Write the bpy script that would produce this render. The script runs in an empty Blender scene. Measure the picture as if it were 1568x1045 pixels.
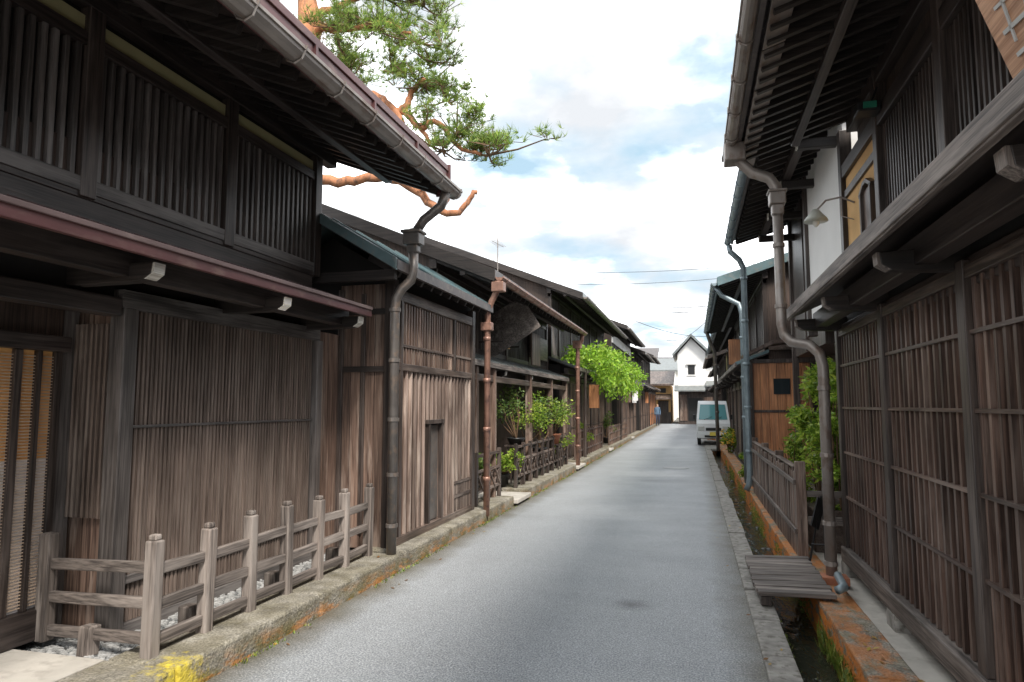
import bpy, math, random
from mathutils import Vector, Matrix
R=random.Random(7)
scene=bpy.context.scene
scene.view_settings.view_transform='Standard'
scene.view_settings.look='None'
scene.view_settings.exposure=0

# ------------------------------------------------------------ builder
class MB:
    def __init__(s): s.v=[]; s.f=[]
    def box(s,x0,x1,y0,y1,z0,z1):
        if x0>x1:x0,x1=x1,x0
        if y0>y1:y0,y1=y1,y0
        if z0>z1:z0,z1=z1,z0
        b=len(s.v)
        s.v+=[(x0,y0,z0),(x1,y0,z0),(x1,y1,z0),(x0,y1,z0),(x0,y0,z1),(x1,y0,z1),(x1,y1,z1),(x0,y1,z1)]
        s.f+=[(b,b+3,b+2,b+1),(b+4,b+5,b+6,b+7),(b,b+1,b+5,b+4),(b+1,b+2,b+6,b+5),(b+2,b+3,b+7,b+6),(b+3,b,b+4,b+7)]
    def beam(s,p0,p1,w,h,up=(0,0,1)):
        p0=Vector(p0);p1=Vector(p1);d=(p1-p0).normalized();up=Vector(up)
        r=d.cross(up)
        if r.length<1e-4: r=d.cross(Vector((0,1,0)))
        r.normalize();u=r.cross(d)
        b=len(s.v)
        for p in (p0,p1):
            for a,c in((-1,-1),(1,-1),(1,1),(-1,1)):
                s.v.append(tuple(p+r*(a*w/2)+u*(c*h/2)))
        s.f+=[(b,b+1,b+2,b+3),(b+4,b+7,b+6,b+5),(b,b+4,b+5,b+1),(b+1,b+5,b+6,b+2),(b+2,b+6,b+7,b+3),(b+3,b+7,b+4,b)]
    def prism(s,poly,y0,y1):
        b=len(s.v);n=len(poly)
        s.v+=[(p[0],y0,p[1]) for p in poly]+[(p[0],y1,p[1]) for p in poly]
        s.f.append(tuple(range(b,b+n)));s.f.append(tuple(range(b+2*n-1,b+n-1,-1)))
        for i in range(n):
            j=(i+1)%n; s.f.append((b+i,b+n+i,b+n+j,b+j))
    def quad(s,*p):
        b=len(s.v);s.v+=[tuple(q) for q in p];s.f.append(tuple(range(b,b+len(p))))
    def tube(s,pts,r,n=8,caps=True):
        pts=[Vector(p) for p in pts];rs=r if isinstance(r,(list,tuple)) else [r]*len(pts)
        b=len(s.v);prev=None
        for i,p in enumerate(pts):
            d=(pts[min(i+1,len(pts)-1)]-pts[max(i-1,0)]).normalized()
            if prev is None:
                a=d.cross(Vector((0,0,1)))
                if a.length<.05:a=d.cross(Vector((0,1,0)))
            else: a=prev-d*prev.dot(d)
            a.normalize();prev=a;c=d.cross(a)
            for k in range(n):
                t=2*math.pi*k/n
                s.v.append(tuple(p+(a*math.cos(t)+c*math.sin(t))*rs[i]))
        for i in range(len(pts)-1):
            for k in range(n):
                k2=(k+1)%n
                s.f.append((b+i*n+k,b+i*n+k2,b+(i+1)*n+k2,b+(i+1)*n+k))
        if caps:
            s.f.append(tuple(b+k for k in range(n-1,-1,-1)))
            e=b+(len(pts)-1)*n; s.f.append(tuple(e+k for k in range(n)))
    def lathe(s,c,prof,n=16,axis='z'):
        b=len(s.v)
        for (r,h) in prof:
            for k in range(n):
                t=2*math.pi*k/n;x=r*math.cos(t);y=r*math.sin(t)
                if axis=='z': s.v.append((c[0]+x,c[1]+y,c[2]+h))
                elif axis=='x': s.v.append((c[0]+h,c[1]+x,c[2]+y))
                else: s.v.append((c[0]+x,c[1]+h,c[2]+y))
        m=len(prof)
        for i in range(m-1):
            for k in range(n):
                k2=(k+1)%n;s.f.append((b+i*n+k,b+i*n+k2,b+(i+1)*n+k2,b+(i+1)*n+k))
        s.f.append(tuple(b+k for k in range(n-1,-1,-1)));e=b+(m-1)*n;s.f.append(tuple(e+k for k in range(n)))
    def obj(s,name,mat,parent=None,bevel=0,smooth=False):
        if not s.v: return None
        me=bpy.data.meshes.new(name);me.from_pydata(s.v,[],s.f);me.update()
        me.materials.append(mat)
        o=bpy.data.objects.new(name,me);scene.collection.objects.link(o)
        if smooth:
            for p in me.polygons:p.use_smooth=True
        if bevel:
            m=o.modifiers.new('bevel','BEVEL');m.width=bevel;m.segments=2;m.limit_method='ANGLE'
        if parent:
            o.parent=parent;o.location=-parent.location
        return o
def root(name,loc=(0,0,0)):
    e=bpy.data.objects.new(name,None);e.location=Vector(loc);e.empty_display_size=.3
    scene.collection.objects.link(e);return e

# ------------------------------------------------------------ materials
def newmat(name):
    m=bpy.data.materials.new(name);m.use_nodes=True
    nt=m.node_tree;b=nt.nodes['Principled BSDF'];return m,nt,b
def N(nt,t,**k):
    n=nt.nodes.new(t)
    for a,v in k.items(): setattr(n,a,v)
    return n
def ramp(nt,src,stops):
    r=N(nt,'ShaderNodeValToRGB');el=r.color_ramp.elements
    while len(el)<len(stops): el.new(.5)
    for e,(p,c) in zip(el,stops):
        e.position=p;e.color=(c[0],c[1],c[2],1) if isinstance(c,(tuple,list)) else (c,c,c,1)
    nt.links.new(src,r.inputs[0]);return r.outputs[0]
def mixc(nt,a,b,f,mode='MIX'):
    m=N(nt,'ShaderNodeMix',data_type='RGBA',blend_type=mode)
    for sock,val in((m.inputs[6],a),(m.inputs[7],b),(m.inputs[0],f)):
        if hasattr(val,'is_output'): nt.links.new(val,sock)
        elif isinstance(val,(tuple,list)): sock.default_value=(val[0],val[1],val[2],1)
        else: sock.default_value=val
    return m.outputs[2]
def math_(nt,op,a,b=0,clamp=False):
    m=N(nt,'ShaderNodeMath',operation=op);m.use_clamp=clamp
    for i,val in enumerate((a,b)):
        if hasattr(val,'is_output'): nt.links.new(val,m.inputs[i])
        else: m.inputs[i].default_value=val
    return m.outputs[0]
def noise(nt,scale,detail=3,sc=(1,1,1),rough=.55,vec=None):
    if vec is None:
        tc=N(nt,'ShaderNodeTexCoord');vec=tc.outputs['Object']
    mp=N(nt,'ShaderNodeMapping');mp.inputs['Scale'].default_value=sc
    nt.links.new(vec,mp.inputs[0])
    n=N(nt,'ShaderNodeTexNoise');n.inputs['Scale'].default_value=scale;n.inputs['Detail'].default_value=detail
    n.inputs['Roughness'].default_value=rough
    nt.links.new(mp.outputs[0],n.inputs['Vector']);return n.outputs['Fac']
def bump(nt,b,h,st,dist=.01):
    n=N(nt,'ShaderNodeBump');n.inputs['Strength'].default_value=st;n.inputs['Distance'].default_value=dist
    nt.links.new(h,n.inputs['Height']);nt.links.new(n.outputs[0],b.inputs['Normal'])
def islandmul(nt,col,lo,hi):
    g=N(nt,'ShaderNodeNewGeometry')
    mr=N(nt,'ShaderNodeMapRange');mr.inputs[3].default_value=lo;mr.inputs[4].default_value=hi
    nt.links.new(g.outputs['Random Per Island'],mr.inputs[0])
    cb=N(nt,'ShaderNodeCombineColor')
    for i in range(3): nt.links.new(mr.outputs[0],cb.inputs[i])
    return mixc(nt,col,cb.outputs[0],1,'MULTIPLY')
def wood(name,c1,c2,axis='z',rough=.6,patch=None,lo=.7,hi=1.3,ps=.9,pt=(.5,.64),pa=.7,gs=60):
    m,nt,b=newmat(name)
    sc={'z':(1,1,.025),'y':(1,.025,1),'x':(.025,1,1)}[axis]
    g=noise(nt,gs,3,sc,.7);col=ramp(nt,g,[(.36,c1),(.62,c2)])
    big=noise(nt,1.5,2,(1,1,.6))
    col=mixc(nt,col,ramp(nt,big,[(.3,.6),(.7,1.35)]),1,'MULTIPLY')
    if patch:
        p=ramp(nt,noise(nt,ps*9,4,{'z':(1,1,.1),'y':(1,.1,1),'x':(.1,1,1)}[axis],.7),[(pt[0],0.0),(pt[1],1.0)])
        col=mixc(nt,col,patch,math_(nt,'MULTIPLY',p,pa))
    col=islandmul(nt,col,lo,hi)
    nt.links.new(col,b.inputs['Base Color'])
    b.inputs['Roughness'].default_value=rough
    bump(nt,b,g,.5,.004);return m
def plain(name,c,rough=.6,metal=0,var=.2,scale=6,bumps=0,rustc=None,sc=(1,1,1)):
    m,nt,b=newmat(name)
    n=noise(nt,scale,4,sc)
    col=mixc(nt,c,ramp(nt,n,[(.25,1-var),(.75,1+var)]),1,'MULTIPLY')
    if rustc:
        col=mixc(nt,col,rustc,ramp(nt,noise(nt,scale*2.2,5,sc),[(.52,0.),(.68,.85)]))
    nt.links.new(col,b.inputs['Base Color']);b.inputs['Roughness'].default_value=rough;b.inputs['Metallic'].default_value=metal
    if bumps: bump(nt,b,noise(nt,scale*8,3,sc),bumps,.01)
    return m
def leaf(name,c1,c2,c3,trans=.35):
    m,nt,b=newmat(name)
    g=N(nt,'ShaderNodeNewGeometry')
    col=ramp(nt,g.outputs['Random Per Island'],[(0,c1),(.55,c2),(1,c3)])
    col=mixc(nt,col,ramp(nt,noise(nt,2.2,2),[(.3,.6),(.7,1.4)]),1,'MULTIPLY')
    nt.links.new(col,b.inputs['Base Color']);b.inputs['Roughness'].default_value=.5
    t=N(nt,'ShaderNodeBsdfTranslucent');nt.links.new(col,t.inputs[0])
    mx=N(nt,'ShaderNodeMixShader');mx.inputs[0].default_value=trans
    nt.links.new(b.outputs[0],mx.inputs[1]);nt.links.new(t.outputs[0],mx.inputs[2])
    nt.links.new(mx.outputs[0],nt.nodes['Material Output'].inputs[0]);return m

W_dark=wood('dark_wood_v',(.022,.016,.014),(.08,.06,.051),'z',.42,(.17,.138,.122),.65,1.3,pa=.45)
W_darkh=wood('dark_wood_h',(.019,.014,.013),(.06,.046,.041),'y',.42,(.11,.088,.079),pa=.5)
W_darkx=wood('dark_wood_x',(.014,.011,.010),(.042,.033,.029),'x',.5)
W_lat=wood('lattice_wood',(.085,.062,.051),(.215,.163,.135),'z',.45,(.29,.235,.2),.82,1.15,pa=.5,gs=80)
W_up=wood('upper_lattice_wood',(.05,.043,.040),(.14,.122,.113),'z',.4,(.25,.225,.212),.75,1.2,pa=.6)
W_brown=wood('brown_board_v',(.06,.037,.029),(.215,.142,.108),'z',.45,(.40,.31,.255),.65,1.3,pt=(.5,.62),pa=.65)
W_brownh=wood('brown_board_h',(.04,.028,.023),(.14,.1,.08),'y',.45,(.28,.23,.2),pa=.6)
W_red=wood('red_lattice',(.042,.026,.021),(.15,.092,.07),'z',.42,(.23,.17,.14),.65,1.3,pa=.6)
W_redh=wood('red_lattice_h',(.042,.026,.021),(.14,.09,.07),'y',.42,(.22,.17,.145),pa=.6)
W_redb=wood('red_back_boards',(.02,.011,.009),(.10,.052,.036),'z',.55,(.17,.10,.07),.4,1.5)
W_or=wood('orange_board',(.38,.14,.06),(.72,.34,.16),'z',.45,(.2,.09,.05),.8,1.2,pa=.5)
W_grey=wood('grey_weathered_v',(.068,.055,.048),(.24,.2,.175),'z',.65,(.38,.33,.295),.8,1.25)
W_greyh=wood('grey_weathered_h',(.06,.049,.044),(.215,.18,.158),'y',.65,(.34,.295,.263),.8,1.25)
W_greyx=wood('grey_weathered_x',(.06,.049,.044),(.215,.18,.158),'x',.65,(.34,.295,.263),.8,1.25)
W_greyd=wood('dark_grey_weathered_h',(.045,.04,.038),(.135,.12,.112),'y',.5,(.22,.2,.188),.8,1.25)
W_cut=wood('cut_end',(.5,.46,.4),(.8,.76,.7),'y',.7)
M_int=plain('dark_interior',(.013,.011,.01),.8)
W_back=wood('back_boards',(.022,.015,.012),(.08,.052,.04),'z',.6)
M_roofbr=plain('roof_sheet_brown',(.17,.115,.11),.42,.2,.3,5,.05,(.28,.21,.19),(1,.3,1))
M_maroon=plain('fascia_maroon',(.125,.055,.055),.35,.2,.3,7,.05,(.19,.115,.10),(1,.3,1))
M_roofgr=plain('roof_sheet_grey',(.2,.22,.22),.38,.35,.3,4,.05,(.25,.23,.2))
M_roofgn=plain('roof_sheet_green',(.16,.235,.25),.35,.4,.3,4,.05,(.24,.26,.25))
M_roofdk=plain('roof_sheet_dark',(.10,.085,.082),.42,.3,.3,4,.05,(.18,.15,.13))
M_gut=plain('gutter_metal',(.30,.265,.24),.42,.35,.25,6,.0,(.19,.13,.1),(1,.4,.5))
M_gutd=plain('drainpipe_dark',(.15,.135,.125),.38,.3,.3,6,.0,(.24,.18,.14))
M_gutb=plain('drainpipe_blue',(.25,.31,.34),.4,.3,.25,6)
M_cop=plain('copper',(.34,.19,.14),.42,.3,.35,6,.0,(.15,.09,.08))
M_white=plain('white_plaster',(.8,.79,.77),.9,0,.06,2,.1)
M_ochre=plain('ochre_plaster',(.8,.5,.22),.9,0,.08,3,.2)
M_cream=plain('cream_plaster',(.42,.38,.2),.9,0,.1,3,.2)
M_black=plain('black_paint',(.015,.015,.016),.4)
M_terra=plain('terracotta',(.4,.16,.09),.8,0,.2,10,.2)
M_stone=plain('stone',(.30,.285,.26),.8,0,.4,9,.4,(.13,.12,.10))
M_wet=plain('wet_stream_stone',(.05,.047,.038),.5,0,.4,9,.3,(.04,.05,.02))
M_glass,_nt,_b=newmat('window_glass');_b.inputs['Base Color'].default_value=(.03,.04,.045,1);_b.inputs['Roughness'].default_value=.06
M_bark=plain('pine_bark',(.46,.2,.10),.85,0,.5,9,.8,(.14,.09,.07),(1,1,.5))
M_twig=plain('twig',(.15,.09,.05),.85)
L_pine=leaf('pine_needles',(.09,.17,.035),(.22,.34,.06),(.46,.54,.13),.45)
L_bush=leaf('bush_leaves',(.10,.21,.02),(.28,.42,.05),(.55,.64,.10),.45)
L_wis=leaf('wisteria_leaves',(.14,.28,.02),(.28,.5,.04),(.45,.62,.08),.45)
L_dark=leaf('dark_leaves',(.05,.11,.02),(.12,.2,.04),(.26,.34,.08),.3)
L_moss=leaf('moss_blades',(.08,.14,.02),(.16,.24,.03),(.32,.3,.06),.2)

def kerbmat(name,org=(.5,.2,.04),lim=.1,amount=.5,yellow=False,ot=(.48,.6)):
    m,nt,b=newmat(name)
    c=ramp(nt,noise(nt,5,5),[(.3,(.15,.135,.105)),(.7,(.40,.37,.31))])
    c=mixc(nt,c,ramp(nt,noise(nt,70,2),[(.35,.6),(.65,1.25)]),1,'MULTIPLY')
    tc=N(nt,'ShaderNodeTexCoord');sp=N(nt,'ShaderNodeSeparateXYZ');nt.links.new(tc.outputs['Object'],sp.inputs[0])
    low=N(nt,'ShaderNodeMapRange');low.inputs[1].default_value=lim;low.inputs[2].default_value=-.05
    nt.links.new(sp.outputs[2],low.inputs[0])
    n1=ramp(nt,noise(nt,3.2,6,(1,1,2),.7),[(.42,0.),(.58,1.)])
    c=mixc(nt,c,(.15,.12,.03),math_(nt,'MULTIPLY',n1,math_(nt,'ADD',low.outputs[0],.25),True))
    n2=ramp(nt,noise(nt,6.3,6,(1,.5,2),.7),[(ot[0],0.),(ot[1],1.)])
    c=mixc(nt,c,org,math_(nt,'MULTIPLY',n2,math_(nt,'MULTIPLY',low.outputs[0],amount*2),True))
    if yellow:
        d=N(nt,'ShaderNodeVectorMath',operation='DISTANCE');nt.links.new(tc.outputs['Object'],d.inputs[0]);d.inputs[1].default_value=(-2.87,3.42,.06)
        f=ramp(nt,math_(nt,'ADD',d.outputs['Value'],math_(nt,'MULTIPLY',noise(nt,16,6,rough=.75),.6)),[(.38,.85),(.52,0.)])
        c=mixc(nt,c,(.7,.55,.04),f)
    nt.links.new(c,b.inputs['Base Color']);b.inputs['Roughness'].default_value=.85
    bump(nt,b,noise(nt,35,5),.9,.02);return m
M_kerb=kerbmat('mossy_concrete',lim=.14,amount=.6,yellow=True)
M_kerb2=kerbmat('mossy_gutter_wall',(.62,.2,.03),.13,1.2,False,(.42,.54))
def asphalt():
    m,nt,b=newmat('asphalt')
    fine=noise(nt,75,2,rough=.85)
    col=ramp(nt,fine,[(.36,(.17,.183,.198)),(.5,(.30,.318,.336)),(.64,(.56,.575,.59))])
    col=mixc(nt,col,ramp(nt,noise(nt,.8,5,(1,.35,1)),[(.3,.88),(.7,1.12)]),1,'MULTIPLY')
    col=mixc(nt,col,ramp(nt,noise(nt,14,4,(1,1,1),.7),[(.3,.88),(.7,1.12)]),1,'MULTIPLY')
    tc=N(nt,'ShaderNodeTexCoord')
    d=N(nt,'ShaderNodeVectorMath',operation='DISTANCE');nt.links.new(tc.outputs['Object'],d.inputs[0]);d.inputs[1].default_value=(-.53,5.9,0)
    s=math_(nt,'ADD',d.outputs['Value'],math_(nt,'MULTIPLY',noise(nt,9,4),.16))
    col=mixc(nt,col,ramp(nt,s,[(.10,.4),(.27,1.0)]),1,'MULTIPLY')
    sp=N(nt,'ShaderNodeSeparateXYZ');nt.links.new(tc.outputs['Object'],sp.inputs[0])
    e=math_(nt,'ABSOLUTE',math_(nt,'ADD',sp.outputs[0],1.2))
    e=math_(nt,'ADD',e,math_(nt,'MULTIPLY',noise(nt,2.5,5),.35))
    ef=N(nt,'ShaderNodeMapRange');ef.inputs[1].default_value=1.5;ef.inputs[2].default_value=1.82
    nt.links.new(e,ef.inputs[0])
    col=mixc(nt,col,mixc(nt,col,(.42,.37,.28),1,'MULTIPLY'),ef.outputs[0])
    nt.links.new(col,b.inputs['Base Color'])
    r=ramp(nt,noise(nt,1.7,5,(.5,1.2,1)),[(.35,.42),(.65,.55)]);nt.links.new(r,b.inputs['Roughness'])
    bump(nt,b,fine,.5,.01);return m
M_asph=asphalt()
M_ground=plain('ground_earth',(.13,.12,.10),.9,0,.3,2,.3)
M_gravel,nt,b=newmat('gravel')
vn=N(nt,'ShaderNodeTexVoronoi');vn.inputs['Scale'].default_value=55
tc=N(nt,'ShaderNodeTexCoord');nt.links.new(tc.outputs['Object'],vn.inputs['Vector'])
hs=N(nt,'ShaderNodeSeparateColor');nt.links.new(vn.outputs['Color'],hs.inputs[0])
c=ramp(nt,hs.outputs[0],[(0,(.2,.21,.21)),(1,(.6,.61,.61))])
c=mixc(nt,c,ramp(nt,vn.outputs['Distance'],[(.25,1.),(.6,.3)]),1,'MULTIPLY')
nt.links.new(c,b.inputs['Base Color']);iv=math_(nt,'SUBTRACT',1,vn.outputs['Distance']);bump(nt,b,iv,1,.02)
M_conc=plain('concrete_apron',(.50,.47,.42),.85,0,.2,4,.3,(.38,.35,.31))
M_water,nt,b=newmat('water');b.inputs['Base Color'].default_value=(.03,.032,.022,1);b.inputs['Roughness'].default_value=.06
bump(nt,b,noise(nt,10,3,(1,.4,1)),.45,.05)

# ------------------------------------------------------------ ground, road, kerbs
g=MB()
prof=[(-400,-.012),(.60,-.012),(.60,-.42),(.96,-.42),(.96,-.012),(400,-.012)]
for (a,b2) in zip(prof[:-1],prof[1:]):
    g.quad((a[0],-60,a[1]),(b2[0],-60,b2[1]),(b2[0],400,b2[1]),(a[0],400,a[1]))
g.obj('ground',M_ground)
g=MB()
g.quad((-2.86,-12,0),(.4,-12,0),(.4,57,0),(-2.86,57,0));g.obj('road',M_asph)
g=MB();g.quad((-12,57,.0),(12,57,.0),(12,62,.0),(-12,62,.0));g.obj('cross_street',M_asph)
gr=root('stone_gutter',(.7,8,0))
m=MB();y=-4.0
while y<57:
    L=R.uniform(.55,.95)
    m.box(.402,.60+R.uniform(-.012,.014),y,y+L-.014,-.1,.014+R.uniform(-.008,.008));y+=L
m.obj('inner_stones',M_stone,gr,.012)
m=MB();m.box(.56,.588,-4,57,-.42,-.02);m.obj('inner_wall',M_kerb2,gr)
m=MB();y=-4.0
while y<57:
    L=R.uniform(1.2,2.0)
    m.box(.94+R.uniform(-.01,.01),1.22,y,y+L-.012,-.42,.085+R.uniform(-.008,.008));y+=L
m.obj('outer_kerb',M_kerb2,gr,.014)
m=MB();m.box(1.23,1.62,-4,14,-.1,.05);m.obj('house_footing_slab',M_conc,gr)
m=MB();m.box(.45,1.15,26.5,33,-.05,.022);m.obj('cover_slab',M_stone,gr,.01)
g=MB();g.quad((.588,-5,-.22),(.945,-5,-.22),(.945,57,-.22),(.588,57,-.22));g.obj('water',M_water)
m=MB()
for i in range(60):
    y=R.uniform(3,24);x=R.choice((R.uniform(.60,.66),R.uniform(.85,.93)));s_=R.uniform(.02,.06)
    m.lathe((x,y,-.26),[(s_*.8,0),(s_,s_*.5),(s_*.7,s_*.9),(s_*.2,s_*1.05)],7)
m.obj('stream_stones',M_wet,gr,0,True)
kr=root('concrete_kerb',(-3,6,0))
m=MB()
gaps=[(10.95,11.95),(17.1,18.3),(24,25),(33,34)]
segs=[(-5,1.2),(1.21,3.4),(3.412,4.95),(4.962,6.45),(6.6,8.0),(8.012,9.45),(9.5,10.95),(11.95,14.4),(14.412,17.1),(18.3,24),(25,33),(34,56)]
for a,b2 in segs:
    m.box(-2.86,-3.36,a,b2,-.1,.17)
m.obj('kerb',M_kerb,kr,.02)
m=MB()
for a,b2 in gaps: m.box(-2.8,-3.9,a+.02,b2-.02,.04,.11)
m.obj('entrance_slabs',M_conc,kr,.01)
g=MB();g.box(-3.362,-6,-5,3.4,-.1,.165);g.obj('concrete_apron',M_conc)
g=MB();g.box(-3.362,-4.3,3.41,6.7,-.1,.12);g.obj('gravel_bed',M_gravel)
g=MB();g.box(-3.362,-5,9.4,57,-.1,.10);g.obj('earth_terrace',M_ground)
m=MB()
for i in range(1600):
    x=R.uniform(-4.0,-3.37);yy=R.uniform(3.45,6.6);s=R.uniform(.008,.02)
    m.beam((x-s,yy,.122+s*.3),(x+s,yy+R.uniform(-.01,.01),.122+s*.3),s*1.4,s)
m.obj('pebbles',plain('pebble',(.42,.42,.41),.8,0,.5,30),None,.0)
def tufts(name,pts,mat,h=.05,n=5,parent=None,w=.006):
    m=MB()
    for p in pts:
        for k in range(n):
            a=R.uniform(0,6.28);l=h*R.uniform(.5,1.3);q=Vector(p)+Vector((R.uniform(-.02,.02),R.uniform(-.02,.02),0))
            t=q+Vector((math.cos(a)*l*.6,math.sin(a)*l*.6,l))
            s=Vector((-math.sin(a),math.cos(a),0))*w
            m.quad(q-s,q+s,t)
    return m.obj(name,mat,parent)
pts=[]
for i in range(1000):
    y=R.uniform(3.9,30)
    if R.random()<.5+.5*math.sin(y*2.1): pts.append((-2.85+R.uniform(0,.03),y,0))
for i in range(2600):
    y=R.uniform(3,22)
    if math.sin(y*1.7+1)+R.random()>.3: pts.append((.93+R.uniform(-.02,.01),y,R.uniform(-.23,-.02)))
for i in range(700):
    pts.append((.60+R.uniform(-.01,.02),R.uniform(3,20),R.uniform(-.2,-.05)))
tufts('moss',pts,L_moss,.022,4,None,.005)
pts=[(R.uniform(.90,.95),R.uniform(3.6,6),R.uniform(-.22,-.08)) for i in range(260)]
tufts('gutter_grass',pts,L_moss,.08,5)
m=MB()
for i in range(70):
    x,y,z=R.choice(((R.uniform(-2.84,-2.6),R.uniform(3,16),.004),(R.uniform(.2,.6),R.uniform(4,14),.02),(R.uniform(-3.3,-2.9),R.uniform(3.5,16),.174),(R.uniform(1.0,1.2),R.uniform(3.8,7),.092)))
    a=R.uniform(0,6.28);s_=R.uniform(.012,.028)
    u_=Vector((math.cos(a),math.sin(a),R.uniform(0,.3)))*s_;v_=Vector((-math.sin(a),math.cos(a),R.uniform(0,.3)))*s_*.5;p=Vector((x,y,z))
    m.quad(p,p+u_+v_,p+u_*2,p+u_-v_)
m.obj('fallen_leaves',leaf('dry_leaf',(.2,.09,.03),(.35,.2,.05),(.4,.3,.06),.1))

# ------------------------------------------------------------ helpers for buildings
def bx(name,mat,lst,par,bev=0):
    m=MB()
    for q in lst: m.box(*q)
    return m.obj(name,mat,par,bev)
def lattice(bars,rails,s,d,y0,y1,z0,z1,pitch,bw,bd,rz=(),rh=.03,jit=1):
    n=max(1,int(round((y1-y0)/pitch)))
    for i in range(n):
        y=y0+(i+.5)*(y1-y0)/n+R.uniform(-.003,.003)*jit
        w=bw*R.uniform(1-.12*jit,1+.12*jit)
        bars.box(s*(d-bd-R.uniform(0,.004)*jit),s*(d-.003),y-w/2,y+w/2,z0+.002,z1-.002)
    for z in rz:
        rails.box(s*(d-bd-.012),s*(d-bd*.45),y0+.003,y1-.003,z-rh/2,z+rh/2)
def roofslab(rt,s,d0,z0,d1,z1,y0,y1,th,mat,name,seam=.45,seamr=.018):
    m=MB();m.prism([(s*d0,z0),(s*d1,z1),(s*d1,z1+th),(s*d0,z0+th)],y0,y1)
    m.obj(name,mat,rt)
    if seam:
        m=MB();n=int((y1-y0)/seam)
        for i in range(n+1):
            y=y0+.03+i*(y1-y0-.06)/max(1,n)
            m.beam((s*(d0-.004),y,z0+th+.012),(s*d1,y,z1+th+.012),seamr*1.6,.03)
        m.obj(name+'_seams',mat,rt)
def gutter(rt,s,d,z,y0,y1,mat,r=.055,step=.62,name='eave_gutter'):
    m=MB();k=7;b=0
    for (rr,flip) in ((r,0),(r-.008,1)):
        b=len(m.v)
        for yy in (y0,y1):
            for i in range(k+1):
                t=math.pi+math.pi*i/k
                m.v.append((s*d+rr*math.cos(t),yy,z+rr*math.sin(t)))
        for i in range(k): m.f.append((b+i,b+i+1,b+k+2+i,b+k+1+i))
    for yy in (y0,y1):
        b=len(m.v)
        for i in range(k+1):
            t=math.pi+math.pi*i/k
            m.v.append((s*d+r*math.cos(t),yy,z+r*math.sin(t)))
        m.f.append(tuple(range(b,b+k+1)))
    m.box(s*d-r-.010,s*d-r+.004,y0,y1,z-.008,z+.014)
    m.box(s*d+r-.004,s*d+r+.010,y0,y1,z-.008,z+.014)
    m.obj(name,mat,rt)
    m=MB();y=y0+.25
    while y<y1:
        m.tube([(s*(d+.12),y,z+.05),(s*d+r*1.12*math.cos(3.3),y,z-.01),(s*d+r*1.12*math.cos(4.0),y,z+r*1.15*math.sin(4.0)),(s*d,y,z-r*1.18),(s*d+r*1.12*math.cos(5.4),y,z+r*1.12*math.sin(5.4)),(s*d+r*1.2,y,z+.02)],.008,5)
        m.box(s*(d-.012)-r-.004,s*(d+.012)-r+.01,y-.02,y+.02,z-.03,z+.02)
        y+=step
    m.obj(name+'_brackets',mat,rt)
def rafters(rt,s,d0,z0,d1,z1,y0,y1,step,w,h,mat):
    m=MB();n=int((y1-y0)/step)
    for i in range(n+1):
        y=y0+.05+i*(y1-y0-.1)/max(1,n)
        m.beam((s*d0,y,z0-h/2-.003),(s*d1,y,z1-h/2-.003),w,h)
    m.obj('rafters',mat,rt)
def pipe(name,pts,r,mat,collars=(),extra=None,n=12):
    rt=root(name,pts[0]);m=MB();m.tube(pts,r,n);m.obj('pipe',mat,rt,0,True)
    m=MB()
    for c in collars: m.lathe(c,[(r*1.02,-.03),(r*1.22,-.028),(r*1.22,.028),(r*1.02,.03)],n)
    m.obj('collars',mat,rt,0,True)
    return rt

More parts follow.
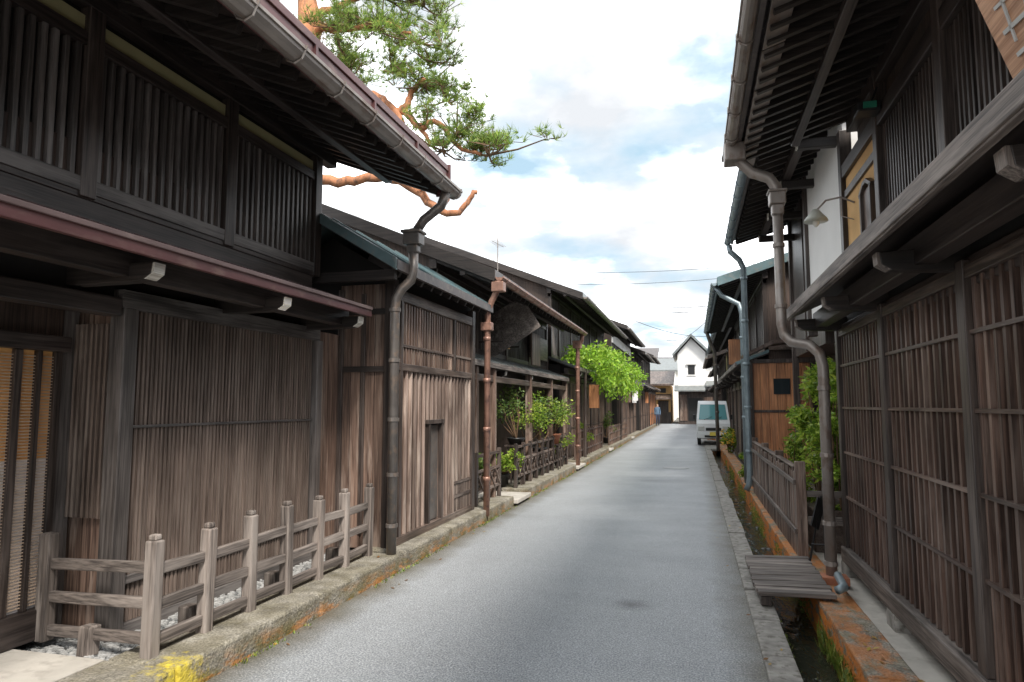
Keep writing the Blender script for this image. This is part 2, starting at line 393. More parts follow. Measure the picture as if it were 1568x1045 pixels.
def townhouse(name,s,y0,y1,dw,du,de,ze,dh,zh,depth=7,slope=.42,roofm=None,gm=None,ov=.3,
              wallm=None,lowlat=True,uplat=True,post=1.36,lpitch=.06,upitch=.09,raft=.32,uz=None,
              lbars=None,upbars=None,lrz=(1.0,),z0=.2,hslope=.38,lower_wall=None,seam=.45,gut=True,hroof=None,wz0=0,fh=.085,goff=(.075,-.03,.055)):
    roofm=roofm or M_roofdk;gm=gm or M_gut;wallm=wallm or W_back;lbars=lbars or W_brown;upbars=upbars or W_up
    rt=root(name,(s*(du+1),(y0+y1)/2,0))
    zp=ze+slope*(du-de)-.06; dr=du+depth/2; zr=ze+slope*(dr-de)-.06
    m=MB();m.prism([(s*du,wz0),(s*du,zp),(s*dr,zr),(s*(du+depth),zp),(s*(du+depth),wz0)],y0,y1)
    m.obj('walls',wallm,rt)
    if dw!=du and lower_wall!='none':
        m=MB();m.prism([(s*dw,.05),(s*dw,zh+.12),(s*(du+.01),zh+.12),(s*(du+.01),.05)],y0+.004,y1-.004);m.obj('ground_floor_wall',lower_wall or M_int,rt)
    ya,yb=y0-ov,y1+ov
    roofslab(rt,s,de,ze,dr,ze+slope*(dr-de),ya,yb,.07,roofm,'roof',seam)
    de2=2*dr-de
    roofslab(rt,s,de2,ze,dr,ze+slope*(dr-de),ya,yb,.07,roofm,'roof_back',0)
    m=MB();m.beam((s*dr,ya,ze+slope*(dr-de)+.1),(s*dr,yb,ze+slope*(dr-de)+.1),.3,.12);m.obj('ridge',roofm,rt,.02)
    m=MB();m.prism([(s*(de+.05),ze-.022),(s*dr,ze+slope*(dr-de-.05)-.022),(s*dr,ze+slope*(dr-de-.05)-.003),(s*(de+.05),ze-.003)],ya+.02,yb-.02);m.obj('soffit_boards',W_darkh,rt)
    rafters(rt,s,de+.06,ze-.02,du+.02,ze+slope*(du-de-.06)-.02,ya+.03,yb-.03,raft,.05,.075,W_darkx)
    m=MB();m.box(s*(de-.02),s*(de+.02),ya,yb,ze-.05,ze+fh);m.obj('fascia',M_maroon if roofm==M_roofbr else roofm,rt)
    m=MB()
    for yy in (ya-.02,yb-.01):
        m.prism([(s*(de-.01),ze-.09),(s*dr,ze+slope*(dr-de)-.09),(s*dr,ze+slope*(dr-de)+.09),(s*(de-.01),ze+.09)],yy,yy+.03)
    m.obj('verge_boards',M_maroon if roofm==M_roofbr else (W_darkx if roofm!=M_roofgn else roofm),rt)
    m=MB()
    m.box(s*(du-.09),s*(du+.02),y0-ov*.6,y1+ov*.6,zp-.20,zp-.05)
    dm=(de+du)/2;zm=ze+slope*(dm-de)
    m.box(s*(dm-.04),s*(dm+.04),ya+.05,yb-.05,zm-.17,zm-.10);m.obj('eave_beams',W_darkh,rt,.006)
    if gut: gutter(rt,s,de-goff[0],ze+goff[1],ya+.02,yb-.02,gm,goff[2])
    posts=[];y=y1
    while y>y0+.3: posts.append(y);y-=post
    posts.append(y0+.06)
    posts=posts[::-1]
    uz0=zh+hslope*(du-dh)+.12 if uz is None else uz[0]
    uz1=zp-.28 if uz is None else uz[1]
    m=MB();h=MB();bars=MB();rl=MB()
    if uplat:
        for y in posts: m.box(s*(du-.085),s*(du+.01),y-.06,y+.06,uz0-.1,zp-.07)
        h.box(s*(du-.07),s*(du+.01),y0,y1,uz0-.11,uz0);h.box(s*(du-.07),s*(du+.01),y0,y1,uz1,uz1+.09)
        for a,b2 in zip(posts[:-1],posts[1:]):
            lattice(bars,rl,s,du-.005,a+.06,b2-.06,uz0,uz1,upitch,.03,.045,(),.03)
        m.obj('upper_posts',W_dark,rt,.006);h.obj('upper_beams',W_darkh,rt,.006);bars.obj('upper_lattice',upbars,rt);rl.obj('upper_rails',W_darkh,rt)
    if dh is not None:
        zt=zh+hslope*(du-dh)
        roofslab(rt,s,dh,zh,du,zt,y0-.05,y1-.02,.035,hroof or roofm,'pent_roof',.45,.014)
        m=MB();m.prism([(s*(dh+.03),zh-.016),(s*du,zt-.03),(s*du,zt-.004),(s*(dh+.03),zh+.008)],y0-.04,y1-.03);m.obj('pent_soffit',W_darkh,rt)
        m=MB();m.box(s*(dh-.015),s*(dh+.02),y0-.06,y1-.01,zh-.04,zh+.045);m.obj('pent_fascia',M_maroon if (hroof or roofm)==M_roofbr else W_greyh,rt,.004)
        m=MB();m.box(s*(dh+.22),s*(dh+.33),y0,y1-.03,zh-.13,zh+.02)
        m.box(s*(dw-.05),s*(dw+.05),y0,y1-.03,zh-.27,zh-.11);m.obj('pent_beams',W_darkh,rt,.006)
        j=MB();c=MB()
        for y in posts[1:-1]+[posts[-1]-.12]:
            j.prism([(s*(dh+.11),zh-.15),(s*(dh+.06),zh-.12),(s*(dh+.05),zh-.05),(s*(dw+.1),zh-.03),(s*(dw+.1),zh-.17),(s*(dh+.2),zh-.16)],y-.045,y+.045)
            c.prism([(s*(dh+.095),zh-.15),(s*(dh+.042),zh-.115),(s*(dh+.036),zh-.052),(s*(dh+.051),zh-.052),(s*(dh+.06),zh-.118),(s*(dh+.11),zh-.148)],y-.043,y+.043)
        j.obj('joists',W_darkx,rt,.005);c.obj('joist_ends',W_cut if s<0 else W_grey,rt)
    m=MB();h=MB();bars=MB();rl=MB()
    if lowlat:
        for y in posts: m.box(s*(dw-.085),s*(dw+.01),y-.06,y+.06,z0-.1,zh-.12)
        h.box(s*(dw-.07),s*(dw+.01),y0,y1,z0-.12,z0)
        h.box(s*(dw-.07),s*(dw+.01),y0,y1,zh-.36,zh-.275)
        for a,b2 in zip(posts[:-1],posts[1:]):
            lattice(bars,rl,s,dw-.004,a+.06,b2-.06,z0,zh-.36,lpitch,lpitch*.5,.03,lrz)
        m.obj('posts',W_dark,rt,.006);h.obj('sills',W_brownh,rt,.006);bars.obj('lattice',lbars,rt);rl.obj('lattice_rails',W_brownh,rt)
    return rt

# ------------------------------------------------------------ LEFT near house
A=townhouse('wooden_townhouse',-1,-2.06,6.1,4.15,3.74,2.5,3.95,3.05,2.55,depth=1.6,slope=.40,roofm=M_roofbr,ov=.55,lowlat=False,wallm=M_int,
   uz=(3.05,3.93),upitch=.078,raft=.2,hslope=.335,wz0=2.36,lower_wall='none',gut=False)
bx('deep_fascia',M_maroon,[(-2.47,-2.50,-2.6,6.66,3.955,4.17)],A,.004)
bx('fascia_step',M_maroon,[(-2.455,-2.47,-2.6,6.66,4.12,4.18),(-2.44,-2.6,6.661,6.69,3.86,4.2)],A,.004)
m=MB();y=-2.3
while y<6.6: m.box(-2.452,-2.47,y,y+.03,3.955,4.12);y+=.9
m.obj('fascia_joints',M_maroon,A)
gutter(A,-1,2.40,3.90,-2.58,6.72,M_gut,.072,.5)
bx('plaster_band',M_cream,[(-3.7,-3.76,-2,6.04,4.03,4.13)],A)
bx('upper_lattice_sill',W_greyd,[(-3.66,-3.735,-2,6.05,2.98,3.075)],A,.005)
bx('storey_beam',W_darkh,[(-3.68,-3.745,-2,6.05,2.72,2.975)],A,.005)
bx('pent_roof_lip',M_roofbr,[(-3.02,-3.036,-2.1,6.08,2.575,2.605)],A,.004)
bx('inner_low_board',W_back,[(-3.715,-3.735,-2,6.05,3.07,3.3)],A)
bx('entrance_header',W_darkh,[(-3.66,-3.80,-2,3.70,2.24,2.36)],A,.008)
bx('inner_wall',W_back,[(-4.2,-4.9,-2,6.6,.12,2.5)],A)
bx('gable_end_boards',W_dark,[(-3.76,-5.2,6.102,6.13,2.4,4.3)],A)
s=-1;bars=MB();rl=MB();ps=MB();hz=MB()
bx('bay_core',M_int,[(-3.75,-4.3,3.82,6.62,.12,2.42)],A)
lattice(bars,rl,s,3.745,3.86,6.15,.5,2.30,.0405,.022,.03,(),.03,.35)
lattice(bars,rl,s,3.745,3.86,6.15,.2,.46,.0405,.022,.03,(),.03,.35)
bars.obj('bay_lattice',W_lat,A)
hz.box(-3.70,-3.75,3.84,6.2,1.49,1.51);hz.box(-3.69,-3.75,3.84,6.2,.455,.51);hz.box(-3.68,-3.76,3.84,6.2,.1,.2)
hz.box(-3.66,-3.76,3.7,6.2,2.30,2.42)
hz.obj('bay_rails',W_greyd,A,.004)
ps.box(-3.66,-3.78,3.72,3.84,.1,2.3);ps.box(-3.66,-3.76,6.16,6.26,.1,2.3)
ps.box(-4.1,-4.2,3.66,3.78,.12,2.6)
ps.obj('bay_posts',W_up,A,.006)
m=MB();y=6.27
while y<6.66: m.box(-3.70-R.uniform(0,.006),-3.75,y,y+.085,.12,2.4);y+=.092
for i in range(4): m.box(-3.79-i*.1,-3.885-i*.1,3.785+R.uniform(0,.008),3.82,.14,2.3)
m.obj('bay_boards',W_brown,A)
m=MB()
for i in range(7): m.box(-3.82-i*.042,-3.84-i*.042,3.745,3.775,.9,2.2)
m.obj('return_slats',W_lat,A)
bx('door_tracks',W_darkh,[(-4.04,-4.2,-2,3.66,.17,.36),(-4.02,-4.2,-2,3.66,2.0,2.1)],A,.006)
bx('transom_boards',W_back,[(-4.1,-4.2,-2,3.66,2.1,2.5)],A)
m=MB()
for y in (3.60,3.32,2.72,2.1,1.2,.3,-.6): m.box(-4.08,-4.17,y,y+.05,.36,2.0)
m.box(-4.075,-4.15,3.47,3.50,.36,2.0)
m.obj('door_frames',W_dark,A,.003)
m=MB()
for (a,b2) in ((3.37,3.47),(3.5,3.60),(2.78,3.32),(2.15,2.72)):
    z=.38
    while z<1.98: m.box(-4.10,-4.108,a,b2,z,z+.006);z+=.02
m.obj('reed_blinds',plain('reed_blind',(.5,.38,.28),.8,0,.2,20),A)
m=MB();m.box(-4.115,-4.125,-2,3.60,.36,1.3);m.obj('blind_backing_low',plain('paper',(.85,.8,.78),.9),A)
m=MB();m.box(-4.115,-4.125,-2,3.60,1.3,2.0);m.obj('blind_backing_high',plain('amber_paper',(.85,.46,.17),.9),A)
# fence
F=root('wooden_fence',(-3.14,4.9,.17));ps=MB();rl=MB();rx=MB()
fy=[3.5+.467*i for i in range(7)]
for i,y in enumerate(fy):
    a=R.uniform(-.008,.008);h=.84+R.uniform(-.012,.012)
    ps.beam((-3.14,y,.16),(-3.14+a,y+a,h),.08,.08,(0,1,0))
    ps.beam((-3.14+a,y+a,h+.0),(-3.14+a,y+a,h+.035),.055,.055,(0,1,0))
ps.beam((-4.02,3.58,.16),(-4.02,3.58,.83),.085,.085,(0,1,0))
ps.beam((-3.62,3.53,.12),(-3.62,3.54,.3),.09,.09,(0,1,0))
for y in fy[1::2]: ps.beam((-3.26,y,.10),(-3.26,y,.33),.10,.10,(0,1,0))
for z in (.66,.455,.25):
    for a,b2 in zip(fy[:-1],fy[1:]):
        rl.beam((-3.14,a+.037,z+R.uniform(-.008,.008)),(-3.14,b2-.037,z+R.uniform(-.008,.008)),.04,.068)
    rx.beam((-3.18,3.5,z+.02),(-3.98,3.58,z-.02),.04,.068)
ps.obj('posts',W_grey,F,.01);rl.obj('rails',W_greyh,F,.008);rx.obj('return_rails',W_greyx,F,.008)

# ------------------------------------------------------------ ANNEX
B=root('wooden_annex',(-3.6,8,0))
m=MB();m.prism([(-3.12,.12),(-3.12,3.05),(-3.85,3.5),(-4.6,3.05),(-4.6,.12)],6.74,9.4);m.obj('walls',M_int,B)
m=MB();x=-3.16
while x>-3.72: m.box(x,x-.13,6.70-R.uniform(0,.008),6.75,.15,2.95);x-=.14
m.obj('side_boards',W_brown,B,.003)
bx('side_posts',W_dark,[(-3.06,-3.17,6.66,6.78,.15,3.0),(-3.40,-3.45,6.672,6.70,.3,2.85),(-3.66,-3.72,6.66,6.72,.15,2.9)],B,.006)
bx('side_rails',W_darkx,[(-3.17,-3.66,6.668,6.69,2.0,2.06),(-3.17,-3.66,6.668,6.69,2.62,2.68)],B)
m=MB();y=6.8;bt=MB()
while y<9.3:
    if not(7.72<y<8.1): m.box(-3.10-R.uniform(0,.006),-3.13,y,y+.125,.24,2.02)
    else: m.box(-3.10,-3.13,y,y+.125,1.42,2.02)
    bt.box(-3.07,-3.1,y-.016,y+.010,.25 if not 7.8<y<8.15 else 1.47,2.02);y+=.131
m.obj('front_boards',W_brown,B,.002);bt.obj('battens',wood('batten_wood',(.15,.105,.085),(.42,.32,.27),'z',.5,(.5,.42,.36)),B)
bx('door',M_gutd,[(-3.105,-3.125,7.74,8.12,.26,1.40)],B,.004)
bx('door_frame',W_dark,[(-3.05,-3.12,7.69,7.735,.24,1.42),(-3.05,-3.12,8.125,8.17,.24,1.42),(-3.045,-3.12,7.66,8.2,1.42,1.47)],B,.003)
bx('front_posts',W_dark,[(-3.05,-3.14,8.55,8.62,2.1,2.9),(-3.04,-3.16,9.3,9.42,.17,3.0),(-3.05,-3.14,6.84,6.9,.2,2.9)],B,.005)
bx('front_beams',W_brownh,[(-3.055,-3.14,6.78,9.4,2.02,2.10),(-3.045,-3.14,6.78,9.4,2.78,2.9),(-3.045,-3.16,6.78,9.4,.17,.25),(-3.06,-3.13,8.62,9.3,.42,.47),(-3.06,-3.13,8.62,9.3,.60,.64)],B,.005)
bars=MB();rl=MB();lattice(bars,rl,-1,3.118,6.9,8.55,2.10,2.78,.08,.036,.045,(2.3,));lattice(bars,rl,-1,3.118,8.62,9.3,2.1,2.78,.08,.036,.045,(2.3,))
bars.obj('upper_lattice',W_brown,B);rl.obj('lattice_rail',W_brownh,B)
bars=MB();lattice(bars,rl,-1,3.10,8.64,9.28,.25,.6,.05,.025,.03);bars.obj('low_grille',W_lat,B)
roofslab(B,-1,2.82,3.03,3.85,3.66,6.15,9.5,.045,M_roofgn,'roof',.5)
roofslab(B,-1,4.9,3.03,3.85,3.66,6.15,9.5,.045,M_roofgn,'roof_back',0)
bx('roof_edge',M_roofdk,[(-2.80,-2.84,6.13,9.52,2.99,3.09)],B)
bx('gable_beam',W_darkx,[(-2.85,-4.6,6.2,6.26,2.90,3.0),],B)
m=MB();m.prism([(-2.80,2.98),(-3.85,3.62),(-3.85,3.72),(-2.80,3.10)],6.12,6.15);m.prism([(-4.9,2.98),(-3.85,3.62),(-3.85,3.72),(-4.9,3.10)],6.12,6.15);m.obj('verge',M_roofgn,B)
m=MB();m.prism([(-2.86,3.0),(-3.85,3.61),(-3.85,3.63),(-2.86,3.02)],6.17,9.45);m.obj('soffit',W_darkh,B)
rafters(B,-1,2.86,3.0,3.2,3.2,6.3,9.4,.3,.045,.06,W_darkx)
bx('foundation',M_kerb,[(-2.99,-3.4,6.64,9.46,.0,.165)],B,.01)
D=pipe('drainpipe',[(-2.42,6.5,3.85),(-2.48,6.5,3.70),(-2.66,6.48,3.56),(-2.76,6.48,3.42)],.05,M_gutd,[(-2.76,6.48,3.44)])
bx('hopper',M_gutd,[(-2.68,-2.86,6.40,6.56,3.30,3.42),(-2.66,-2.88,6.38,6.58,3.42,3.45),(-2.71,-2.83,6.43,6.53,3.22,3.30)],D,.01)
m=MB();m.tube([(-2.77,6.48,3.24),(-2.77,6.48,3.02),(-2.79,6.47,2.93),(-2.88,6.44,2.84),(-2.93,6.42,2.74),(-2.94,6.42,2.6),(-2.94,6.42,.06)],.05,12);m.obj('pipe_lower',M_gutd,D,0,True)
m=MB()
for z in (2.62,2.1,1.5,.95,.45): m.lathe((-2.94,6.42,z),[(.051,-.02),(.06,-.018),(.06,.018),(.051,.02)],12)
m.obj('straps',M_gutd,D)

# ------------------------------------------------------------ LEFT further houses
H3=townhouse('wooden_townhouse',-1,9.5,17.5,3.95,3.75,2.75,3.52,3.1,2.28,depth=8,slope=.42,roofm=M_roofdk,gm=M_cop,ov=.12,post=2.0,lpitch=.09,upitch=.11,raft=.3,lbars=W_red,hroof=M_roofgr)
bx('porch_posts',W_brown,[(-3.12,-3.24,y,y+.11,.1,2.3) for y in (9.75,10.7,13.3,15.4,17.3)],H3,.006)
bx('sign_panels',W_brownh,[(-3.6,-3.66,15.4,17.2,2.75,3.3)],H3,.004)
m=MB();m.beam((-3.62,12.3,3.35),(-3.25,12.3,2.75),1.3,.03,(0,1,0));m.obj('propped_shutter',W_greyh,H3,.005)
bx('shutter_stays',W_dark,[(-3.25,-3.7,11.7,11.73,2.76,2.79),(-3.25,-3.7,12.88,12.91,2.76,2.79)],H3)
bx('ochre_panel',M_ochre,[(-3.66,-3.68,13.2,13.7,2.8,3.3)],H3)
bx('shop_board',W_brown,[(-3.3,-3.34,14.2,15.0,2.5,3.2)],H3,.01)
bx('doorway_panel',W_or,[(-3.85,-3.9,9.7,10.6,.2,1.9),(-3.84,-3.89,12.2,12.6,.3,1.9)],H3,.01)
bx('porch_lintel',W_brownh,[(-3.14,-3.22,9.6,17.4,2.02,2.12)],H3,.006)
D=pipe('drainpipe',[(-2.70,9.42,3.44),(-2.72,9.44,3.3),(-2.8,9.44,3.15),(-2.86,9.44,3.0),(-2.87,9.44,.08)],.045,M_cop,[(-2.87,9.44,z) for z in (2.6,2.0,1.3,.6)])
bx('hopper',M_cop,[(-2.6,-2.78,9.34,9.5,3.28,3.42),(-2.79,-2.95,9.37,9.51,2.72,2.84)],D,.01)
D=pipe('drainpipe',[(-2.72,17.45,3.48),(-2.76,17.5,3.3),(-2.86,17.5,3.1),(-2.88,17.5,.08)],.055,M_cop,[(-2.88,17.5,z) for z in (2.6,2.0,1.3,.6)])
bx('hopper',M_cop,[(-2.76,-2.98,17.4,17.6,3.1,3.3)],D,.01)
H4=townhouse('wooden_townhouse',-1,17.8,29,3.4,3.7,2.75,4.5,2.95,2.6,depth=8,slope=.40,roofm=M_roofgr,ov=.15,post=2.0,lpitch=.1,upitch=.12,raft=.35,lbars=W_brown)
H5=townhouse('wooden_townhouse',-1,30,39.5,3.2,3.5,2.7,5.0,2.7,2.7,depth=8,slope=.40,roofm=M_roofdk,ov=.15,post=2.0,lpitch=.12,upitch=.14,raft=.4)
bx('plaster_band',M_white,[(-3.38,-3.42,30.2,39.3,4.4,4.8)],H5)
H6=townhouse('wooden_townhouse',-1,40,48,3.0,3.4,2.6,4.6,2.5,2.7,depth=8,slope=.40,roofm=M_roofgr,ov=.15,post=2.0,lpitch=.14,upitch=.2,raft=.5,wallm=M_cream)
H7=townhouse('wooden_townhouse',-1,48.5,56.5,3.0,3.4,2.6,5.0,2.5,2.8,depth=8,slope=.40,roofm=M_roofdk,ov=.15,post=2.0,lpitch=.14,upitch=.2,raft=.5,lbars=W_or)
for (y,z,mat) in ((20.5,1.9,W_or),(31.5,2.1,W_brown),(35.5,2.2,M_white),(44,2.1,W_or)):
    S=root('hanging_shop_sign',(-2.9,y,z));bx('panel',mat,[(-2.72,-3.02,y,y+.04,z-.35,z+.35)],S,.008);bx('frame',W_dark,[(-2.69,-3.3,y-.005,y+.045,z+.36,z+.40)],S,.004)

def lowfence(name,x,y0,y1,z0,h,mat,math__,step=.55,cross=True):
    rt=root(name,(x,(y0+y1)/2,z0));p=MB();r=MB()
    n=max(1,int((y1-y0)/step))
    for i in range(n+1):
        y=y0+i*(y1-y0)/n;p.beam((x,y,z0),(x,y,z0+h),.06,.06,(0,1,0))
    for k in (.92,.62,.25): r.box(x-.018,x+.018,y0,y1,z0+h*k-.022,z0+h*k+.022)
    if cross:
        for i in range(n*2):
            y=y0+i*(y1-y0)/(2*n);r.beam((x,y,z0+h*.25),(x,y+(y1-y0)/(2*n),z0+h*(.62)),.02,.028)
            r.beam((x+.022,y,z0+h*.62),(x+.022,y+(y1-y0)/(2*n),z0+h*(.25)),.02,.028)
    p.obj('posts',mat,rt,.006);r.obj('rails',math__,rt,.003)
lowfence('low_wooden_railing',-3.1,9.65,10.9,.17,.78,W_dark,W_brownh)
lowfence('low_wooden_railing',-3.1,12.0,17.0,.17,.78,W_dark,W_brownh)
lowfence('low_wooden_railing',-3.1,18.4,23.9,.17,.8,W_red,W_redh,.4,False)
lowfence('low_wooden_railing',-3.0,25.2,32,.17,.7,W_brown,W_brownh,.5,False)

# ------------------------------------------------------------ RIGHT near house
C=townhouse('wooden_townhouse',1,-.86,7.3,1.45,1.66,.5,4.28,.95,2.53,depth=1.6,slope=.33,roofm=M_roofdk,ov=.1,post=1.6,lowlat=False,
   uz=(3.1,4.02),upitch=.10,raft=.2,hslope=.45,uplat=False)
m=MB();y=-.9
while y<7.3:
    m.beam((.545,y+.33,4.205),(.70,y+.33,4.255),.63,.012);y+=.66
m.obj('eave_flashing',M_gut,C,.003)
posts=[7.22,5.62,4.02,2.42,.82,-.78]
bx('posts',W_dark,[(1.36,1.46,y-.055,y+.055,.31,2.40) for y in posts],C,.006)
bx('sill_beam',W_greyh,[(1.335,1.5,-.86,7.28,.17,.308)],C,.012)
bx('head_beam',W_brownh,[(1.37,1.46,-.86,7.28,2.30,2.37)],C,.005)
bars=MB();rl=MB()
for b2,a in zip(posts[:-1],posts[1:]):
    lattice(bars,rl,1,1.43,a+.055,b2-.055,.31,2.30,.105,.033,.04,(2.02,1.62,1.2,.78),.022,.5)
bars.obj('lattice',W_red,C);rl.obj('lattice_rails',W_redh,C)
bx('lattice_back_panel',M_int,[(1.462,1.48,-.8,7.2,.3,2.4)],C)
m=MB();y=-.8
while y<7.2: m.box(1.440-R.uniform(0,.006),1.46,y,y+.044+R.uniform(-.01,.008),.3,2.4);y+=.0787
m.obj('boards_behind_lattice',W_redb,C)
bx('foundation_stones',M_stone,[(1.34,1.5,y-.12,y+.12,.03,.172) for y in posts],C,.02)
bx('eave_plank',W_greyh,[(.925,.952,-.95,7.32,2.50,2.60)],C,.006)
up=[6.3,4.75,3.2,1.6,0]
bx('upper_posts',W_dark,[(1.56,1.68,y-.06,y+.06,3.0,4.55) for y in up+[7.72]],C,.006)
bx('upper_beams',W_darkh,[(1.57,1.68,-.86,7.8,4.02,4.16),(1.55,1.68,-.86,6.3,2.98,3.12)],C,.006)
bars=MB();rl=MB()
for b2,a in zip(up[:-1],up[1:]): lattice(bars,rl,1,1.65,a+.06,b2-.06,3.12,4.02,.07,.026,.035,(),.03,.4)
bars.obj('upper_lattice',W_dark,C)
bx('upper_glass',M_glass,[(1.652,1.658,-.8,6.24,3.12,4.0)],C)
bx('ochre_wall',M_ochre,[(1.61,1.75,6.37,7.66,2.6,4.02)],C)
bx('ochre_wall_band',W_dark,[(1.585,1.62,6.37,7.66,3.80,3.88)],C,.004)
def windowframe(par,x,yc,z0,z1,w):
    m=MB()
    m.box(x-.05,x,yc-w/2,yc-w/2+.04,z0,z1-.06);m.box(x-.05,x,yc+w/2-.04,yc+w/2,z0,z1-.06)
    m.box(x-.055,x,yc-w/2-.03,yc+w/2+.03,z0-.04,z0)
    m.beam((x-.025,yc-w/2-.02,z1-.08),(x-.025,yc-w*.15,z1),.05,.04);m.beam((x-.025,yc+w/2+.02,z1-.08),(x-.025,yc+w*.15,z1),.05,.04)
    m.beam((x-.025,yc-w*.17,z1),(x-.025,yc+w*.17,z1),.05,.04)
    m.obj('window_frame',W_dark,par,.004)
    bx('window_shutter',W_red,[(x-.02,x-.004,yc-w/2+.04,yc+w/2-.04,z0,z1-.05)],par)
windowframe(C,1.608,6.72,3.22,3.68,.40)
bx('end_boards',W_dark,[(1.5,2.3,7.302,7.33,.05,2.9)],C)
D=pipe('drainpipe',[(.46,7.0,4.2),(.5,7.0,4.08),(.62,7.0,3.95),(.78,7.0,3.88),(.84,7.0,3.78),(.845,7.0,3.6)],.055,M_gut)
bx('hopper',M_gut,[(.36,.56,6.88,7.12,4.06,4.24),(.77,.92,6.92,7.08,3.60,3.72),(.755,.935,6.905,7.095,3.72,3.745),(.79,.90,6.94,7.06,3.5,3.6)],D,.012)
m=MB();m.tube([(.845,7.0,3.55),(.845,7.0,2.42),(.86,6.97,2.32),(.92,6.92,2.24),(1.06,6.8,2.20),(1.13,6.75,2.12),(1.15,6.72,2.0),(1.15,6.72,.14)],.048,12);m.obj('pipe_lower',M_gut,D,0,True)
m=MB()
for z in (3.2,2.6): m.lathe((.845,7.0,z),[(.049,-.02),(.058,-.018),(.058,.018),(.049,.02)],12)
for z in (1.8,1.2,.6,.25): m.lathe((1.15,6.72,z),[(.049,-.02),(.058,-.018),(.058,.018),(.049,.02)],12)
m.obj('straps',M_gut,D)
bx('brick_foot',M_terra,[(1.06,1.28,6.62,6.8,.08,.15)],D,.008)
S=root('wooden_signboard',(1.25,2.5,3.1))
m=MB();m.beam((1.25,1.2,3.16),(1.25,3.1,3.16),.05,.52,(-.309,0,.95));m.obj('board',wood('sign_wood',(.30,.15,.08),(.52,.3,.18),'y',.6),S,.01)
m=MB()
upv=Vector((-.309,0,.951));fr=Vector((-.951,0,-.309))
def stroke(y0,h0,y1,h1,w=.03):
    c=Vector((1.25,0,3.16))+fr*.028
    m.beam(c+Vector((0,y0,0))+upv*h0,c+Vector((0,y1,0))+upv*h1,w,.008,tuple(fr))
for yc in (2.88,2.4,1.92,1.5):
    for k in range(4):
        b2=-.15+k*.1;L=R.uniform(.08,.15);stroke(yc-L,b2,yc+L,b2+R.uniform(-.03,.04),R.uniform(.012,.022))
    for k in range(4):
        a=R.uniform(-.13,.13);L=R.uniform(.05,.12);q=R.uniform(-.09,.09);stroke(yc+a,-L,yc+a+q,L,R.uniform(.012,.024))
m.obj('brush_lettering',plain('sign_ink',(.5,.5,.48),.7),S)
bx('hangers',M_black,[(1.2,1.56,2.9,2.92,3.36,3.38),(1.2,1.56,1.5,1.52,3.36,3.38)],S)
S=root('wall_lamp',(1.6,7.5,3.65));m=MB()
m.tube([(1.60,7.3,3.66),(1.5,7.4,3.75),(1.38,7.52,3.76),(1.30,7.58,3.68)],.01,6);m.tube([(1.6,7.35,3.50),(1.5,7.42,3.56),(1.5,7.4,3.75)],.006,5);m.obj('arm',M_gut,S)
m=MB();m.lathe((1.29,7.59,3.56),[(.12,0),(.11,.03),(.06,.09),(.03,.13),(.01,.135)],18);m.obj('shade',plain('enamel',(.5,.52,.46),.35),S,0,True)
m=MB();m.lathe((1.29,7.59,3.54),[(.01,-.035),(.035,-.01),(.035,.03)],10);m.obj('bulb',plain('bulb_glass',(.8,.8,.75),.1),S,0,True)
S=root('security_lamp',(1.45,6.1,4.1));bx('housing',M_black,[(1.38,1.56,6.02,6.2,4.08,4.16)],S,.01);bx('lens',plain('green_lens',(.03,.2,.13),.3),[(1.42,1.52,6.0,6.018,4.095,4.145)],S)
m=MB();m.tube([(1.5,6.1,4.16),(1.55,6.1,4.3)],.01,6);m.obj('bracket',M_black,S)

# ------------------------------------------------------------ RIGHT house 2
E=root('plaster_townhouse',(2.5,10,0))
bx('upper_wall_white',M_white,[(1.63,6,7.82,10.25,2.7,5.0)],E)
bx('upper_wall_dark',W_dark,[(1.8,6,10.25,13.2,2.5,5.0)],E)
bx('lower_wall',W_dark,[(2.3,6,7.82,13.9,0,2.7)],E)
bx('corner_posts',W_dark,[(1.58,1.7,10.2,10.34,2.6,5.0),(1.75,1.85,11.6,11.72,2.5,5),(1.75,1.85,13.1,13.22,0,5)],E,.006)
bx('lower_posts',W_red,[(2.24,2.32,y,y+.1,0,2.7) for y in (8.5,10,11.5,13)],E,.006)
roofslab(E,1,.78,4.72,3.5,5.5,7.55,13.3,.07,M_roofdk,'roof');roofslab(E,1,6.2,4.72,3.5,5.5,7.55,13.3,.07,M_roofdk,'roof_back',0)
m=MB();m.prism([(.84,4.70),(3.5,5.46),(3.5,5.48),(.84,4.72)],7.57,13.28);m.obj('soffit',W_darkh,E)
rafters(E,1,.84,4.70,1.7,4.95,7.6,13.25,.24,.045,.07,W_darkx)
bx('fascia',M_roofdk,[(.76,.8,7.55,13.3,4.66,4.8)],E)
bx('bracket_arms',W_darkx,[(1.22,1.82,y,y+.1,4.55,4.66) for y in (8.1,9.6,11.2,12.7)],E,.01)
bx('bracket_ends',W_cut,[(1.205,1.222,y+.004,y+.096,4.555,4.655) for y in (8.1,9.6,11.2,12.7)],E)
bx('eave_beam',W_darkh,[(1.24,1.34,7.6,13.2,4.67,4.78)],E)
gutter(E,1,.70,4.68,7.56,13.28,M_gutb,.05,.6)
D=pipe('drainpipe',[(.72,13.2,4.62),(.74,13.2,4.5),(.9,13.25,4.35),(.97,13.3,4.2),(.97,13.3,.35),(.95,13.3,.2),(.9,13.3,.1)],.055,M_gutb,[(.97,13.3,z) for z in (4.0,3.2,2.4,1.6,.8)])
G=root('garden_board_wall',(1.55,14,0));m=MB();x=1.12
while x<2.1: m.box(x,x+.145,14.0-R.uniform(0,.01),14.04,.2,2.45);x+=.15
m.obj('boards',W_or,G,.003)
